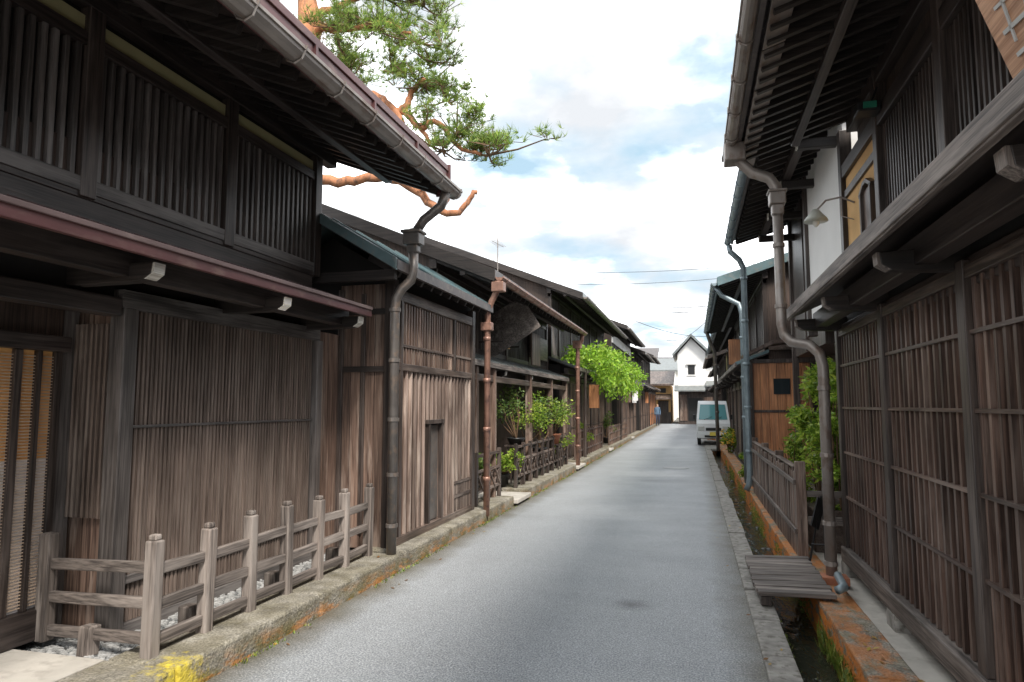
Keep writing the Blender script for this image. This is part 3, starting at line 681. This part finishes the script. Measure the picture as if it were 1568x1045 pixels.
bx('frame',W_dark,[(1.06,1.13,13.95,14.06,.05,2.5),(1.132,2.3,13.96,14.05,2.45,2.53),(1.132,2.3,13.97,13.99,1.5,1.55)],G,.004)
bx('little_window',M_glass,[(1.5,1.8,13.97,13.985,1.85,2.15)],G)
m=MB();m.prism([(.95,2.55),(1.5,2.8),(2.3,2.86),(2.3,2.92),(1.48,2.87),(.93,2.6)],13.7,14.3);m.obj('cap_roof',W_redh,G)
F=root('picket_fence',(1.0,10,.1));p=MB();r=MB()
y=7.84
while y<13.0:
    p.beam((1.03,y,.08),(1.03+R.uniform(-.015,.015),y,.96+R.uniform(-.03,.03)),.07,.028,(1,0,0));y+=.105
for y in (7.75,9.5,11.3,13.1): p.beam((1.06,y,.06),(1.06,y,1.06),.1,.1,(0,1,0))
r.beam((1.0,7.7,.85),(1.0,13.15,.85),.03,.05);r.beam((1.0,7.7,.35),(1.0,13.15,.35),.03,.05);r.box(1.0,1.07,7.82,13.04,.985,1.005)
p.obj('pickets',W_brown,F,.006);r.obj('rails',W_brownh,F,.006)
bx('end_rails',W_greyx,[(1.115,1.5,7.72,7.77,.42,.5),(1.115,1.5,7.72,7.77,.7,.76)],F,.005)
bx('wooden_planter_box',W_brownh,[(1.25,1.9,8.2,11.8,.03,.5)],None,.01)
F=root('wooden_footbridge',(.78,6.8,.1));m=MB();y=6.05
for i in range(14):
    m.beam((.47+R.uniform(-.01,.01),y+.05,.115+R.uniform(-.005,.005)),(1.06+R.uniform(-.01,.01),y+.05,.13+R.uniform(-.005,.005)),.095,.035);y+=.102
m.obj('planks',W_greyx,F,.006);bx('bearers',W_dark,[(.5,.58,6.08,7.46,.02,.09),(.97,1.03,6.08,7.46,.09,.105)],F)
m=MB();m.tube([(1.08,6.1,.17),(1.14,6.14,.19),(1.16,6.5,.2)],.035,8);m.obj('spout',M_gutb,F,0,True)
F=root('folding_easel_stand',(1.12,7.45,.1));m=MB()
for a,b2 in (((1.05,7.3,.09),(1.2,7.42,.75)),((1.2,7.24,.09),(1.22,7.42,.75)),((1.25,7.6,.09),(1.22,7.44,.72))): m.tube([a,b2],.011,6)
m.tube([(1.08,7.32,.3),(1.22,7.3,.3)],.009,6);m.obj('legs',M_black,F)
m=MB();m.beam((1.12,7.35,.45),(1.2,7.41,.72),.22,.012,(1,-.5,0));m.obj('board',M_black,F)

# ------------------------------------------------------------ RIGHT further houses
I3=townhouse('wooden_townhouse',1,14.6,24,1.35,1.5,.55,4.15,.85,2.45,depth=7,slope=.32,roofm=M_roofgn,gm=M_gutb,ov=.25,post=1.9,lpitch=.1,upitch=.12,raft=.3,lbars=W_brown)
D=pipe('drainpipe',[(.5,14.6,4.1),(.62,14.6,3.9),(.95,14.55,3.7),(1.0,14.5,3.5),(1.0,14.5,.1)],.05,M_gutb,[(1.0,14.5,z) for z in (3,2.2,1.4)])
D=pipe('drainpipe',[(.5,23.9,4.1),(.6,24.1,3.8),(.75,24.2,3.4),(.78,24.2,.1)],.06,M_gutd,[(.78,24.2,z) for z in (3,2.2,1.4)])
S=root('hanging_shop_sign',(1,17,2.9));bx('panel',W_or,[(.85,1.2,17,17.06,2.6,3.2)],S,.01)
bx('gable_window',M_glass,[(2.0,2.6,14.57,14.59,3.0,3.7)],I3);bx('gable_rail',W_brownh,[(1.5,5,14.55,14.598,2.75,2.85)],I3)
I4=townhouse('wooden_townhouse',1,25,36,1.75,1.8,.85,4.3,1.1,2.6,depth=7,slope=.35,roofm=M_roofgr,gm=M_gutb,ov=.2,post=2,lpitch=.12,upitch=.14,raft=.4)
I5=townhouse('wooden_townhouse',1,37,47,1.5,1.7,.8,4.1,1.0,2.6,depth=7,slope=.35,roofm=M_roofdk,ov=.2,post=2,lpitch=.14,upitch=.2,raft=.5,wallm=M_cream)
I6=townhouse('wooden_townhouse',1,47.5,56.5,2.0,2.2,1.3,3.9,1.5,2.6,depth=7,slope=.35,roofm=M_roofgr,ov=.2,post=2,lpitch=.14,upitch=.2,raft=.5)

# ------------------------------------------------------------ white storehouse at end
K=root('white_storehouse',(.45,60,0))
def prismx(m,poly,x0,x1):
    b=len(m.v);n=len(poly)
    m.v+=[(x0,p[0],p[1]) for p in poly]+[(x1,p[0],p[1]) for p in poly]
    m.f.append(tuple(range(b,b+n)));m.f.append(tuple(range(b+2*n-1,b+n-1,-1)))
    for i in range(n):
        j=(i+1)%n;m.f.append((b+i,b+n+i,b+n+j,b+j))
k_=.5
m=MB();m.prism([(-1.7+k_,2.9),(-1.7+k_,6.0),(-.55+k_,7.3),(.6+k_,6.1),(.6+k_,2.9)],60,68);m.obj('gable_wall',M_white,K)
bx('side_wall',M_white,[(.6+k_,6,60.3,68,2.9,5.6)],K)
bx('base_wall',W_dark,[(-1.7+k_,6,60.02,68,0,2.9)],K)
m=MB();m.prism([(-2.1+k_,5.75),(-.55+k_,7.42),(-.55+k_,7.65),(-2.15+k_,5.95)],59.4,68);m.prism([(-.55+k_,7.42),(.95+k_,5.9),(1.05+k_,6.05),(-.55+k_,7.65)],59.4,68);m.obj('roof',M_roofgr,K)
m=MB();prismx(m,[(59.5,5.7),(59.5,5.85),(63.5,7.5),(63.5,7.3)],.9+k_,6.5);m.obj('side_roof',M_roofgr,K)
m=MB()
for i in range(20): prismx(m,[(59.5,5.86),(59.5,5.93),(63.5,7.58),(63.5,7.5)],1.5+i*.25,1.58+i*.25)
m.obj('tile_rows',M_roofdk,K)
m=MB();prismx(m,[(58.9,2.75),(58.9,2.85),(60.1,3.3),(60.1,3.2)],-2.0+k_,.5+k_);prismx(m,[(59.3,3.15),(59.3,3.25),(60.4,3.7),(60.4,3.6)],.55+k_,6);m.obj('pent_roof',M_roofgr,K)
bx('windows',M_black,[(-.85+k_,-.3+k_,59.97,60.01,4.2,5.0),(1.2+k_,1.7+k_,60.27,60.31,4.3,5),(2.4+k_,3+k_,60.27,60.31,4.3,5),(-.9+k_,.3+k_,59.98,60.03,.3,2.2),(1.2+k_,3,59.98,60.03,.5,2.2)],K)
bx('window_hoods',M_white,[(-1.0+k_,-.15+k_,59.8,60.01,5.05,5.15),(-.95+k_,-.2+k_,59.93,59.99,4.1,4.18)],K)
bx('boards',W_brown,[(.4+k_,1.1+k_,59.95,60.01,.3,2.3),(-1.6+k_,-1.0+k_,59.95,60.01,.3,2.5)],K)
K=root('corner_shop',(-4,62,0))
bx('walls',M_ochre,[(-8,-1.9,62,70,0,3.4)],K);bx('shopfront',W_dark,[(-8,-1.9,61.9,62,0,1.0),(-3.0,-2.1,61.93,61.99,1,2.0)],K)
m=MB();prismx(m,[(61,3.3),(61,3.45),(66,4.8),(66,4.6)],-9,-1.6);prismx(m,[(60.9,2.1),(60.9,2.2),(62,2.6),(62,2.5)],-8,-1.8);m.obj('roof',W_brownh,K)
bx('windows',M_black,[(-2.8,-2.3,61.95,61.99,2.7,3.1)],K)
for (x0,x1,y0,h,mat,rm) in ((-8,-1.9,74,5.2,M_white,M_roofgr),(-14,-4.5,84,7.2,M_cream,M_roofdk),(6.5,16,58,5.5,M_white,M_roofgr),(-4,3,90,6.4,M_white,M_roofdk)):
    K=root('distant_house',((x0+x1)/2,y0,0));bx('walls',mat,[(x0,x1,y0,y0+8,0,h)],K)
    m=MB();prismx(m,[(y0-.7,h-.1),(y0-.7,h+.08),(y0+4,h+1.6),(y0+4,h+1.4)],x0-.5,x1+.5);m.obj('roof',rm,K)
    bx('windows',M_black,[(x0+1+k*1.6,x0+1.9+k*1.6,y0-.02,y0+.01,h-1.8,h-.8) for k in range(int((x1-x0-1)/1.6))],K)

# ------------------------------------------------------------ vegetation
def leafcloud(m,c,r,n,size,flat=1.0,asp=.45,droop=.0):
    c=Vector(c)
    for i in range(n):
        d=Vector((R.gauss(0,1),R.gauss(0,1),R.gauss(0,1)));d.normalize();k=R.random()**.45
        p=c+Vector((d.x*r[0],d.y*r[1],d.z*r[2]))*k
        a=Vector((R.gauss(0,1),R.gauss(0,1),R.gauss(0,.6)-droop));a.normalize()
        b2=a.cross(Vector((R.gauss(0,1),R.gauss(0,1),R.gauss(0,1))));b2.normalize()
        L=size*R.uniform(.6,1.3)
        m.quad(p,p+a*L*.5+b2*L*asp*.5,p+a*L,p+a*L*.5-b2*L*asp*.5)
PT=root('pine_tree',(-5.4,8.2,0));m=MB()
m.tube([(-5.5,8.3,0),(-5.45,8.3,1.5),(-5.3,8.2,3),(-5.4,8.1,4.3),(-5.3,8,5.3),(-5.05,7.95,6.2),(-4.98,7.95,6.9),(-5.2,8.1,7.8)],[.3,.26,.23,.21,.20,.19,.16,.08],12)
def limb(pts,r0,r1):
    P=[Vector(p) for p in pts];out=[];
    for i in range(len(P)-1):
        for k in range(4):
            t=k/4;p0=P[max(i-1,0)];p1=P[i];p2=P[i+1];p3=P[min(i+2,len(P)-1)]
            out.append(.5*((2*p1)+(-p0+p2)*t+(2*p0-5*p1+4*p2-p3)*t*t+(-p0+3*p1-3*p2+p3)*t**3)+Vector((R.gauss(0,.012),R.gauss(0,.012),R.gauss(0,.012))))
    out.append(P[-1]);n=len(out)
    m.tube(out,[r0+(r1-r0)*i/(n-1) for i in range(n)],8)
limb([(-5.1,8,5.9),(-4.75,7.95,5.95),(-4.3,7.9,5.75),(-3.95,8,5.72),(-3.75,8,5.5),(-3.55,8,5.55),(-3.5,8.05,5.75),(-3.3,8,5.9)],.09,.03)
limb([(-3.85,8,5.62),(-3.6,7.95,5.35),(-3.8,7.9,5.22),(-4.0,7.95,5.25)],.05,.03)
limb([(-3.6,8,5.5),(-3.35,8,5.25),(-3.1,8,5.3),(-2.85,8,4.95),(-2.5,7.95,4.78)],.05,.02)
limb([(-3.35,8,5.25),(-3.2,8,5.0),(-3.3,7.9,4.95)],.03,.015)
limb([(-5.35,8,4.5),(-4.9,8,4.66),(-4.4,8,4.62),(-3.83,8,4.62),(-3.4,8,4.42),(-3.1,8,4.15),(-2.85,8,4.06),(-2.68,8,4.2),(-2.58,8.02,4.32)],.08,.028)
limb([(-3.1,8,4.15),(-2.95,7.95,4.28),(-3.15,7.9,4.4),(-3.35,7.9,4.42)],.035,.02)
limb([(-5.05,8,6.5),(-4.8,7.9,6.75),(-4.4,7.8,6.6),(-3.9,7.9,6.7),(-3.5,8,6.55)],.07,.02)
limb([(-5.05,8,6.3),(-5.4,7.6,6.7),(-5.8,7.4,6.8),(-6.3,7.6,6.9)],.07,.02)
limb([(-5.0,8,7),(-4.7,8.3,7.3),(-4.1,8.2,7.4),(-3.7,8.2,7.35)],.06,.02)
limb([(-5.0,8,6.1),(-4.75,8.1,6.35),(-4.5,8.1,6.5)],.04,.015)
limb([(-5.1,8.1,6.6),(-5.5,8.8,6.8),(-5.6,9.5,6.9)],.06,.02)
m.obj('trunk_and_limbs',M_bark,PT,0,True)
cl=[(-4.4,7.9,6.35,.42),(-3.95,8,6.75,.5),(-3.42,8,6.5,.44),(-4.25,7.8,6.0,.26),(-3.3,8,5.88,.42),(-2.98,8,5.62,.34),(-2.85,8,5.15,.43),(-2.40,7.95,4.82,.38),(-3.3,8,5.3,.22),(-3.75,8,6.15,.32),
    (-4.0,8.1,7.3,.6),(-4.7,8.4,7.7,.6),(-3.4,8.2,7.1,.5),(-5.8,7.6,7.3,.5),(-6.3,7.6,7.0,.5),(-5.7,9.4,7.1,.6),(-5.3,8.1,8.2,.6),(-3.0,7.9,4.9,.28),(-2.62,8.1,5.0,.32),(-4.4,7.7,6.7,.35),(-3.2,8.1,6.2,.3)]
nd=MB();tw=MB()
for (x,y,z,r) in cl:
    c=Vector((x,y,z));n=int(175*(r/.4)**2)
    subs=[c+Vector((R.gauss(0,.55)*r,R.gauss(0,.5)*r,R.gauss(0,.3)*r)) for _ in range(9)]
    for sb in subs: tw.tube([c+Vector((0,0,-.15*r)),(c+sb)/2+Vector((0,0,-.06)),sb],[.016,.012,.007],4)
    for i in range(n):
        sb=R.choice(subs)
        p=sb+Vector((R.gauss(0,.25)*r,R.gauss(0,.25)*r,abs(R.gauss(0,.2))*r))
        ax=Vector((R.gauss(0,.5),R.gauss(0,.5),R.uniform(.3,1)));ax.normalize()
        if R.random()<.5: tw.tube([sb+(p-sb)*.3,p],.005,3)
        for k in range(13):
            d=(ax+Vector((R.gauss(0,.55),R.gauss(0,.55),R.gauss(0,.45)))).normalized();L=R.uniform(.07,.13)
            sd=d.cross(Vector((R.gauss(0,1),R.gauss(0,1),R.gauss(0,1)))).normalized()*.0045
            q=p+d*.01
            nd.quad(q-sd,q+sd,q+d*L)
nd.obj('needles',L_pine,PT);tw.obj('twigs',M_twig,PT)
def shrub(name,c,r,h,n,size,mat,stems=12,asp=.3,clumps=26):
    rt=root(name,c);m=MB();st=MB();c=Vector(c)
    for i in range(stems):
        a=R.uniform(0,6.28);k=R.uniform(.2,1)
        tip=c+Vector((math.cos(a)*r[0]*k,math.sin(a)*r[1]*k,h*R.uniform(.6,1)))
        st.tube([c+Vector((math.cos(a)*.08,math.sin(a)*.08,0)),(c+tip)/2+Vector((0,0,.1*h)),tip],[.012,.009,.004],5)
    for i in range(clumps):
        a=R.uniform(0,6.28);k=R.random()**.5
        z=R.uniform(.12,1)*h;f=math.sin(math.pi*min(.95,max(.08,z/h*.85+.1)))**.6
        q=c+Vector((math.cos(a)*r[0]*k*f,math.sin(a)*r[1]*k*f,z))
        rr=R.uniform(.09,.2)*(r[0]+r[1])
        leafcloud(m,q,(rr,rr,rr*.8),n//clumps,size,asp=asp,droop=.3)
    m.obj('leaves',mat,rt);st.obj('stems',M_twig,rt)
shrub('garden_shrub',(1.52,9.0,.3),(.34,.6,0),1.8,5600,.085,L_bush,16,.34,40)
shrub('garden_shrub',(1.5,8.2,.3),(.26,.35,0),1.6,2200,.08,L_bush,8,.34,18)
shrub('garden_shrub',(1.45,11.3,.3),(.25,.6,0),.8,1400,.08,L_bush,10,.34,16)
shrub('flowering_plant',(1.15,23.5,.1),(.25,.6,0),.75,900,.08,L_bush,8,.5,12)
shrub('flowering_plant',(1.05,15.2,.1),(.15,.4,0),.5,500,.07,L_bush,6,.5,8)
m=MB()
for i in range(60):
    p=Vector((1.1+R.uniform(-.25,.15),23.2+R.uniform(-.6,.5),R.uniform(.3,.85)));m.lathe(tuple(p),[(.005,0),(.035,.02),(.01,.03)],6)
m.obj('blossoms',plain('yellow_blossom',(.85,.5,.05),.6),None)
def potted(c,pr,ph,h,r,mat,n=700,size=.07,stand=0,asp=.5):
    rt=root('potted_plant',c);c=Vector(c)
    if stand:
        s_=MB()
        for a,b2 in((-1,-1),(1,-1),(1,1),(-1,1)): s_.beam(c+Vector((a*.13,b2*.13,0)),c+Vector((a*.13,b2*.13,stand)),.025,.025,(0,1,0))
        s_.box(c.x-.18,c.x+.18,c.y-.18,c.y+.18,c.z+stand,c.z+stand+.03);s_.obj('stand',W_dark,rt);c=c+Vector((0,0,stand+.03))
    p=MB();p.lathe(tuple(c),[(pr*.7,0),(pr,ph),(pr*1.08,ph+.005),(pr*1.08,ph+.03),(pr*.9,ph+.03),(pr*.88,ph)],16);p.obj('pot',M_terra if R.random()<.25 else M_black,rt,0,True)
    st=MB();m=MB();b0=c+Vector((0,0,ph))
    for i in range(7):
        tip=b0+Vector((R.gauss(0,.6)*r,R.gauss(0,.6)*r,h*R.uniform(.5,1.1)))
        mid=(b0+tip)/2+Vector((R.gauss(0,.06),R.gauss(0,.06),0))
        st.tube([b0,mid,tip],[.014,.01,.004],5)
        leafcloud(m,mid+(tip-mid)*.5,(r*.5,r*.5,r*.3),n//12,size,asp=asp)
        leafcloud(m,tip,(r*.45,r*.45,r*.35),n//12,size,asp=asp)
    st.obj('stems',M_twig,rt);m.obj('leaves',mat,rt)
potted((-3.35,10.2,.17),.13,.2,.55,.25,L_dark)
potted((-3.55,9.8,.17),.12,.2,.5,.22,L_bush,400)
potted((-3.25,12.6,.17),.16,.1,1.0,.42,L_dark,600,.06,.7)
potted((-3.3,13.6,.17),.16,.12,.9,.5,L_bush,800,.06,.5)
potted((-3.25,14.6,.17),.17,.2,1.2,.45,L_dark,800,.07,.3)
potted((-3.15,15.7,.17),.17,.2,.8,.5,L_bush,1000,.07,.55)
potted((-3.4,12.1,.17),.14,.2,.35,.3,L_bush,500)
potted((-3.2,16.6,.17),.15,.2,.5,.3,L_bush,500)
potted((-3.3,20.5,.17),.15,.2,.6,.3,L_bush,500,.08)
potted((-3.25,26.5,.17),.15,.2,.9,.35,L_dark,500,.08)
WT=root('wisteria_trellis',(-2.6,24,2.8));m=MB()
for i in range(60):
    y=R.uniform(18.6,29.5);x=R.uniform(-3.2,-2.2);zc=2.95+R.uniform(-.2,.28)
    leafcloud(m,(x,y,zc),(.42,.6,.22),95,.13,asp=.45,droop=.4)
    if x>-2.8: leafcloud(m,(x+.05,y,zc-.35-R.uniform(0,.4)),(.2,.35,.28),50,.12,asp=.45,droop=1.5)
m.obj('leaves',L_wis,WT);m=MB()
for y in (19.3,22,24.5,27,29.3): m.beam((-3.5,y,2.8),(-2.2,y,2.8),.05,.05)
m.beam((-2.3,19,2.83),(-2.3,29.6,2.83),.05,.05)
for y in (19.4,29.2): m.tube([(-2.98,y,.1),(-2.97,y,1.5),(-2.95,y,2.8)],.04,8)
m.obj('trellis_poles',W_dark,WT)

# ------------------------------------------------------------ van
V=root('parked_van',(.82,30.5,0))
M_vw=plain('van_paint',(.78,.79,.8),.25,0,.03,2);M_rub=plain('rubber',(.02,.02,.02),.8)
vx0,vx1,vy=.12,1.42,29.0
m=MB()
sect=[(vy+.00,.32),(vy-.03,.55),(vy+.02,.88),(vy+.12,1.0),(vy+.62,1.68),(vy+.85,1.80),(vy+3.1,1.82),(vy+3.2,1.7),(vy+3.28,1.0),(vy+3.28,.32)]
nsec=len(sect)
for (x,ins) in ((vx0,1),(vx0+.0,0),(vx1,0),(vx1,1)):
    for (y,z) in sect:
        tum=.09*max(0,(z-.95))/.85
        if x==vx0: xx=x+tum+(.04 if ins else 0)
        else: xx=x-tum-(.04 if ins else 0)
        m.v.append((xx,y+(0.04 if ins else 0)*(1 if y<vy+1 else -1),z-(.02 if ins and z>1.5 else 0)))
o=[0,nsec,2*nsec,3*nsec]
m.f.append(tuple(range(nsec)));m.f.append(tuple(range(4*nsec-1,3*nsec-1,-1)))
for a in range(3):
    for i in range(nsec):
        j=(i+1)%nsec;m.f.append((o[a]+i,o[a+1]+i,o[a+1]+j,o[a]+j))
m.obj('body',M_vw,V)
m=MB()
def vq(y0,z0,y1,z1,xa,xb,xc,xd,off=.012):
    n=Vector((0,-(z1-z0),(y1-y0))).normalized()*off
    m.quad(Vector((xa,y0,z0))+n,Vector((xb,y0,z0))+n,Vector((xc,y1,z1))+n,Vector((xd,y1,z1))+n)
vq(vy+.15,1.04,vy+.6,1.65,vx0+.09,vx1-.09,vx1-.16,vx0+.16)
for (xs,sg) in ((vx0,-1),(vx1,1)):
    for a,b2 in ((.5,1.15),(1.22,2.1),(2.17,3.0)):
        f=lambda z: xs-sg*(.09*max(0,(z-.95))/.85)+sg*.008
        ya=vy+a
        m.quad((f(1.05),ya,1.05),(f(1.05),vy+b2,1.05),(f(1.6),vy+b2,1.6),(f(1.6),ya+(.3 if a==.5 else 0),1.6))
M_ws,nt,bb=newmat('windscreen');bb.inputs['Base Color'].default_value=(.12,.3,.32,1);bb.inputs['Roughness'].default_value=.08
m.obj('windows',M_ws,V)
m=MB()
for y in (vy+.55,vy+2.7):
    for x in (vx0+.02,vx1-.16): m.lathe((x,y,.27),[(.12,0),(.25,.01),(.27,.04),(.27,.11),(.25,.14)],20,'x')
m.obj('tyres',M_rub,V,0,True)
bx('bumper',M_vw,[(vx0+.03,vx1-.03,vy-.08,vy+.02,.30,.52)],V,.02)
bx('grille',M_black,[(vx0+.35,vx1-.35,vy-.045,vy+.0,.60,.72),(vx0+.3,vx1-.3,vy-.088,vy-.05,.33,.42),(vx0+.08,vx1-.08,vy-.02,vy+.03,.28,.31)],V,.005)
bx('headlights',plain('headlight',(.6,.6,.58),.1),[(vx0+.05,vx0+.3,vy-.05,vy+.03,.60,.78),(vx1-.3,vx1-.05,vy-.05,vy+.03,.60,.78)],V,.02)
bx('number_plate',plain('plate_yellow',(.75,.6,.1),.5),[(vx0+.5,vx0+.83,vy-.10,vy-.085,.40,.55)],V)
bx('mirrors',M_black,[(vx0-.14,vx0-.03,vy+.35,vy+.42,1.05,1.25),(vx1+.03,vx1+.14,vy+.35,vy+.42,1.05,1.25)],V,.02)
m=MB();m.tube([(vx0+.3,vy+.11,1.04),(vx0+.6,vy+.2,1.16)],.008,4);m.tube([(vx0+.7,vy+.11,1.04),(vx0+1.0,vy+.2,1.16)],.008,4);m.obj('wipers',M_black,V)

# ------------------------------------------------------------ pedestrian far away by the left shops
def person(loc,rot,top,bot):
    rt=root('pedestrian',loc)
    V_=[(0,0,.92),(0,0,1.15),(0,0,1.38),(0,0,1.48),(0,.0,1.6),(0,.01,1.68),
        (-.17,0,1.38),(-.22,.02,1.12),(-.2,-.08,.9),(-.2,-.1,.82),(.17,0,1.38),(.22,.02,1.12),(.2,-.06,.9),(.2,-.08,.82),
        (-.09,0,.86),(-.10,-.06,.48),(-.1,.04,.09),(-.1,-.1,.04),(.09,0,.86),(.10,-.02,.48),(.1,.14,.09),(.1,.02,.04)]
    E_=[(0,1),(1,2),(2,3),(3,4),(4,5),(2,6),(6,7),(7,8),(8,9),(2,10),(10,11),(11,12),(12,13),(0,14),(14,15),(15,16),(16,17),(0,18),(18,19),(19,20),(20,21)]
    Rd=[.14,.13,.15,.055,.09,.085,.065,.048,.036,.03,.065,.048,.036,.03,.085,.06,.042,.035,.085,.06,.042,.035]
    me=bpy.data.meshes.new('figure');me.from_pydata(V_,E_,[]);o=bpy.data.objects.new('figure',me);scene.collection.objects.link(o)
    o.modifiers.new('skin','SKIN')
    for i,v in enumerate(me.skin_vertices[0].data): v.radius=(Rd[i],Rd[i]*(.75 if i in(0,1,2) else 1));v.use_root=(i==0)
    su=o.modifiers.new('sub','SUBSURF');su.levels=2;su.render_levels=2
    m,nt,b=newmat('clothing');tc=N(nt,'ShaderNodeTexCoord');sp=N(nt,'ShaderNodeSeparateXYZ');nt.links.new(tc.outputs['Object'],sp.inputs[0])
    z=math_(nt,'DIVIDE',sp.outputs[2],2.0)
    r=N(nt,'ShaderNodeValToRGB');r.color_ramp.interpolation='CONSTANT';e=r.color_ramp.elements
    st=[(0,(.03,.03,.03)),(.04,bot),(.45,top),(.735,(.55,.35,.26)),(.83,(.03,.02,.02))]
    while len(e)<len(st): e.new(.5)
    for q,(p,c) in zip(e,st): q.position=p;q.color=(*c,1)
    nt.links.new(z,r.inputs[0]);nt.links.new(r.outputs[0],b.inputs['Base Color']);me.materials.append(m)
    o.parent=rt;o.rotation_euler=(0,0,rot)
person((-2.72,55,0),.2,(.10,.17,.26),(.05,.06,.1))

# ------------------------------------------------------------ wires, antenna, poles, manhole
WR=root('power_lines',(0,30,6));m=MB()
def wire(a,b2,sag,r=.012):
    a=Vector(a);b2=Vector(b2);m.tube([a.lerp(b2,t/12)-Vector((0,0,sag*4*(t/12)*(1-t/12))) for t in range(13)],r,4)
wire((-3.4,31,6.2),(1.4,33,6.3),.15,.018);wire((-3.4,31,6.05),(1.4,33,6.1),.2,.014);wire((-8,24,6.3),(3,27,6.6),.3,.008);wire((-8,24,6.8),(3,27,7.0),.3,.008);wire((-3.4,31,5.9),(1.4,44,5.9),.4,.014);wire((1.4,33,6.3),(-2,58,7),.6,.016)
m.obj('cables',M_black,WR)
UP=root('utility_pole',(1.75,33,0));m=MB();m.tube([(2.1,36.5,0),(2.1,36.5,7.2)],[.15,.1],12);m.obj('pole',M_conc,UP,0,True);bx('crossarms',M_gutd,[(1.4,2.8,36.4,36.5,6.2,6.3),(1.5,2.7,36.4,36.5,6.7,6.8)],UP)
AN=root('tv_antenna',(-5.0,15,5));m=MB();ax,ay,az=-4.45,15.5,4.3
m.tube([(ax,ay,az-.2),(ax,ay,az+1.35)],.012,5)
m.tube([(ax-.05,ay-.35,az+1.2),(ax+.05,ay+.35,az+1.2)],.006,4)
for k in range(6):
    y=ay-.33+k*.13;m.tube([(ax-.12,y,az+1.2),(ax+.12,y,az+1.2)],.004,4)
m.tube([(ax-.2,ay,az+.8),(ax+.2,ay,az+.8)],.005,4)
m.obj('mast_and_elements',M_gut,AN)
m=MB();m.lathe((-.48,18.6,.001),[(.33,0),(.33,.006),(.28,.009),(.27,.006),(.02,.006)],28);m.obj('manhole_cover',plain('cast_iron',(.4,.4,.4),.5,.3,.3,20,.5))
m=MB()
for p in [(-3.3,34,2.2),(-3.2,42,2.1)]: m.lathe(p,[(.1,-.25),(.16,-.2),(.18,0),(.16,.2),(.1,.25)],14)
m.obj('paper_lantern',plain('lantern_paper',(.75,.7,.6),.8),None,0,True)
m=MB()
for i in range(5): m.box(-2.95,-2.965,35+i*.5,35.48+i*.5,1.75,2.35)
m.obj('shop_curtain',M_white,None)

# ------------------------------------------------------------ light, sky, camera
w=bpy.data.worlds.new('World');scene.world=w;w.use_nodes=True;nt=w.node_tree
bg=nt.nodes['Background']
EL=math.radians(50);AZ=math.radians(145)
sky=N(nt,'ShaderNodeTexSky');sky.sky_type='NISHITA';sky.sun_disc=False;sky.sun_elevation=EL;sky.sun_rotation=AZ
tc=N(nt,'ShaderNodeTexCoord');sp=N(nt,'ShaderNodeSeparateXYZ');nt.links.new(tc.outputs['Generated'],sp.inputs[0])
zz=math_(nt,'ADD',math_(nt,'MAXIMUM',sp.outputs[2],0),.22)
cb=N(nt,'ShaderNodeCombineXYZ');nt.links.new(math_(nt,'DIVIDE',sp.outputs[0],zz),cb.inputs[0]);nt.links.new(math_(nt,'DIVIDE',sp.outputs[1],zz),cb.inputs[1])
def cn(scale,det,off):
    mp=N(nt,'ShaderNodeMapping');mp.inputs['Location'].default_value=off;nt.links.new(cb.outputs[0],mp.inputs[0])
    n=N(nt,'ShaderNodeTexNoise');n.inputs['Scale'].default_value=scale;n.inputs['Detail'].default_value=det;n.inputs['Roughness'].default_value=.52
    nt.links.new(mp.outputs[0],n.inputs['Vector']);return n.outputs['Fac']
cover=ramp(nt,cn(2.0,7,(3.6,1.2,0)),[(.34,0.),(.54,1.)])
shade=ramp(nt,cn(3.0,8,(8,4,0)),[(.33,(5.8,6.0,6.3)),(.46,(7.5,7.6,7.8)),(.62,(26,26,26.2))])
blue=mixc(nt,sky.outputs[0],(3.9,5.5,6.6),.88)
col=mixc(nt,blue,shade,cover)
nt.links.new(col,bg.inputs[0]);bg.inputs[1].default_value=.15
sl=bpy.data.lights.new('sun','SUN');sl.energy=5.0;sl.angle=math.radians(12);sl.color=(1,.94,.86)
so=bpy.data.objects.new('sun',sl);scene.collection.objects.link(so)
d=Vector((math.sin(AZ)*math.cos(EL),math.cos(AZ)*math.cos(EL),math.sin(EL)))
so.rotation_euler=d.to_track_quat('Z','Y').to_euler();so.location=d*50
cd=bpy.data.cameras.new('camera');cd.lens=24;cd.sensor_width=36;cd.clip_end=2000;cd.clip_start=.05
co=bpy.data.objects.new('camera',cd);scene.collection.objects.link(co)
co.location=(0,0,1.65);co.rotation_euler=(math.radians(95.33),0,math.radians(14.8));scene.camera=co
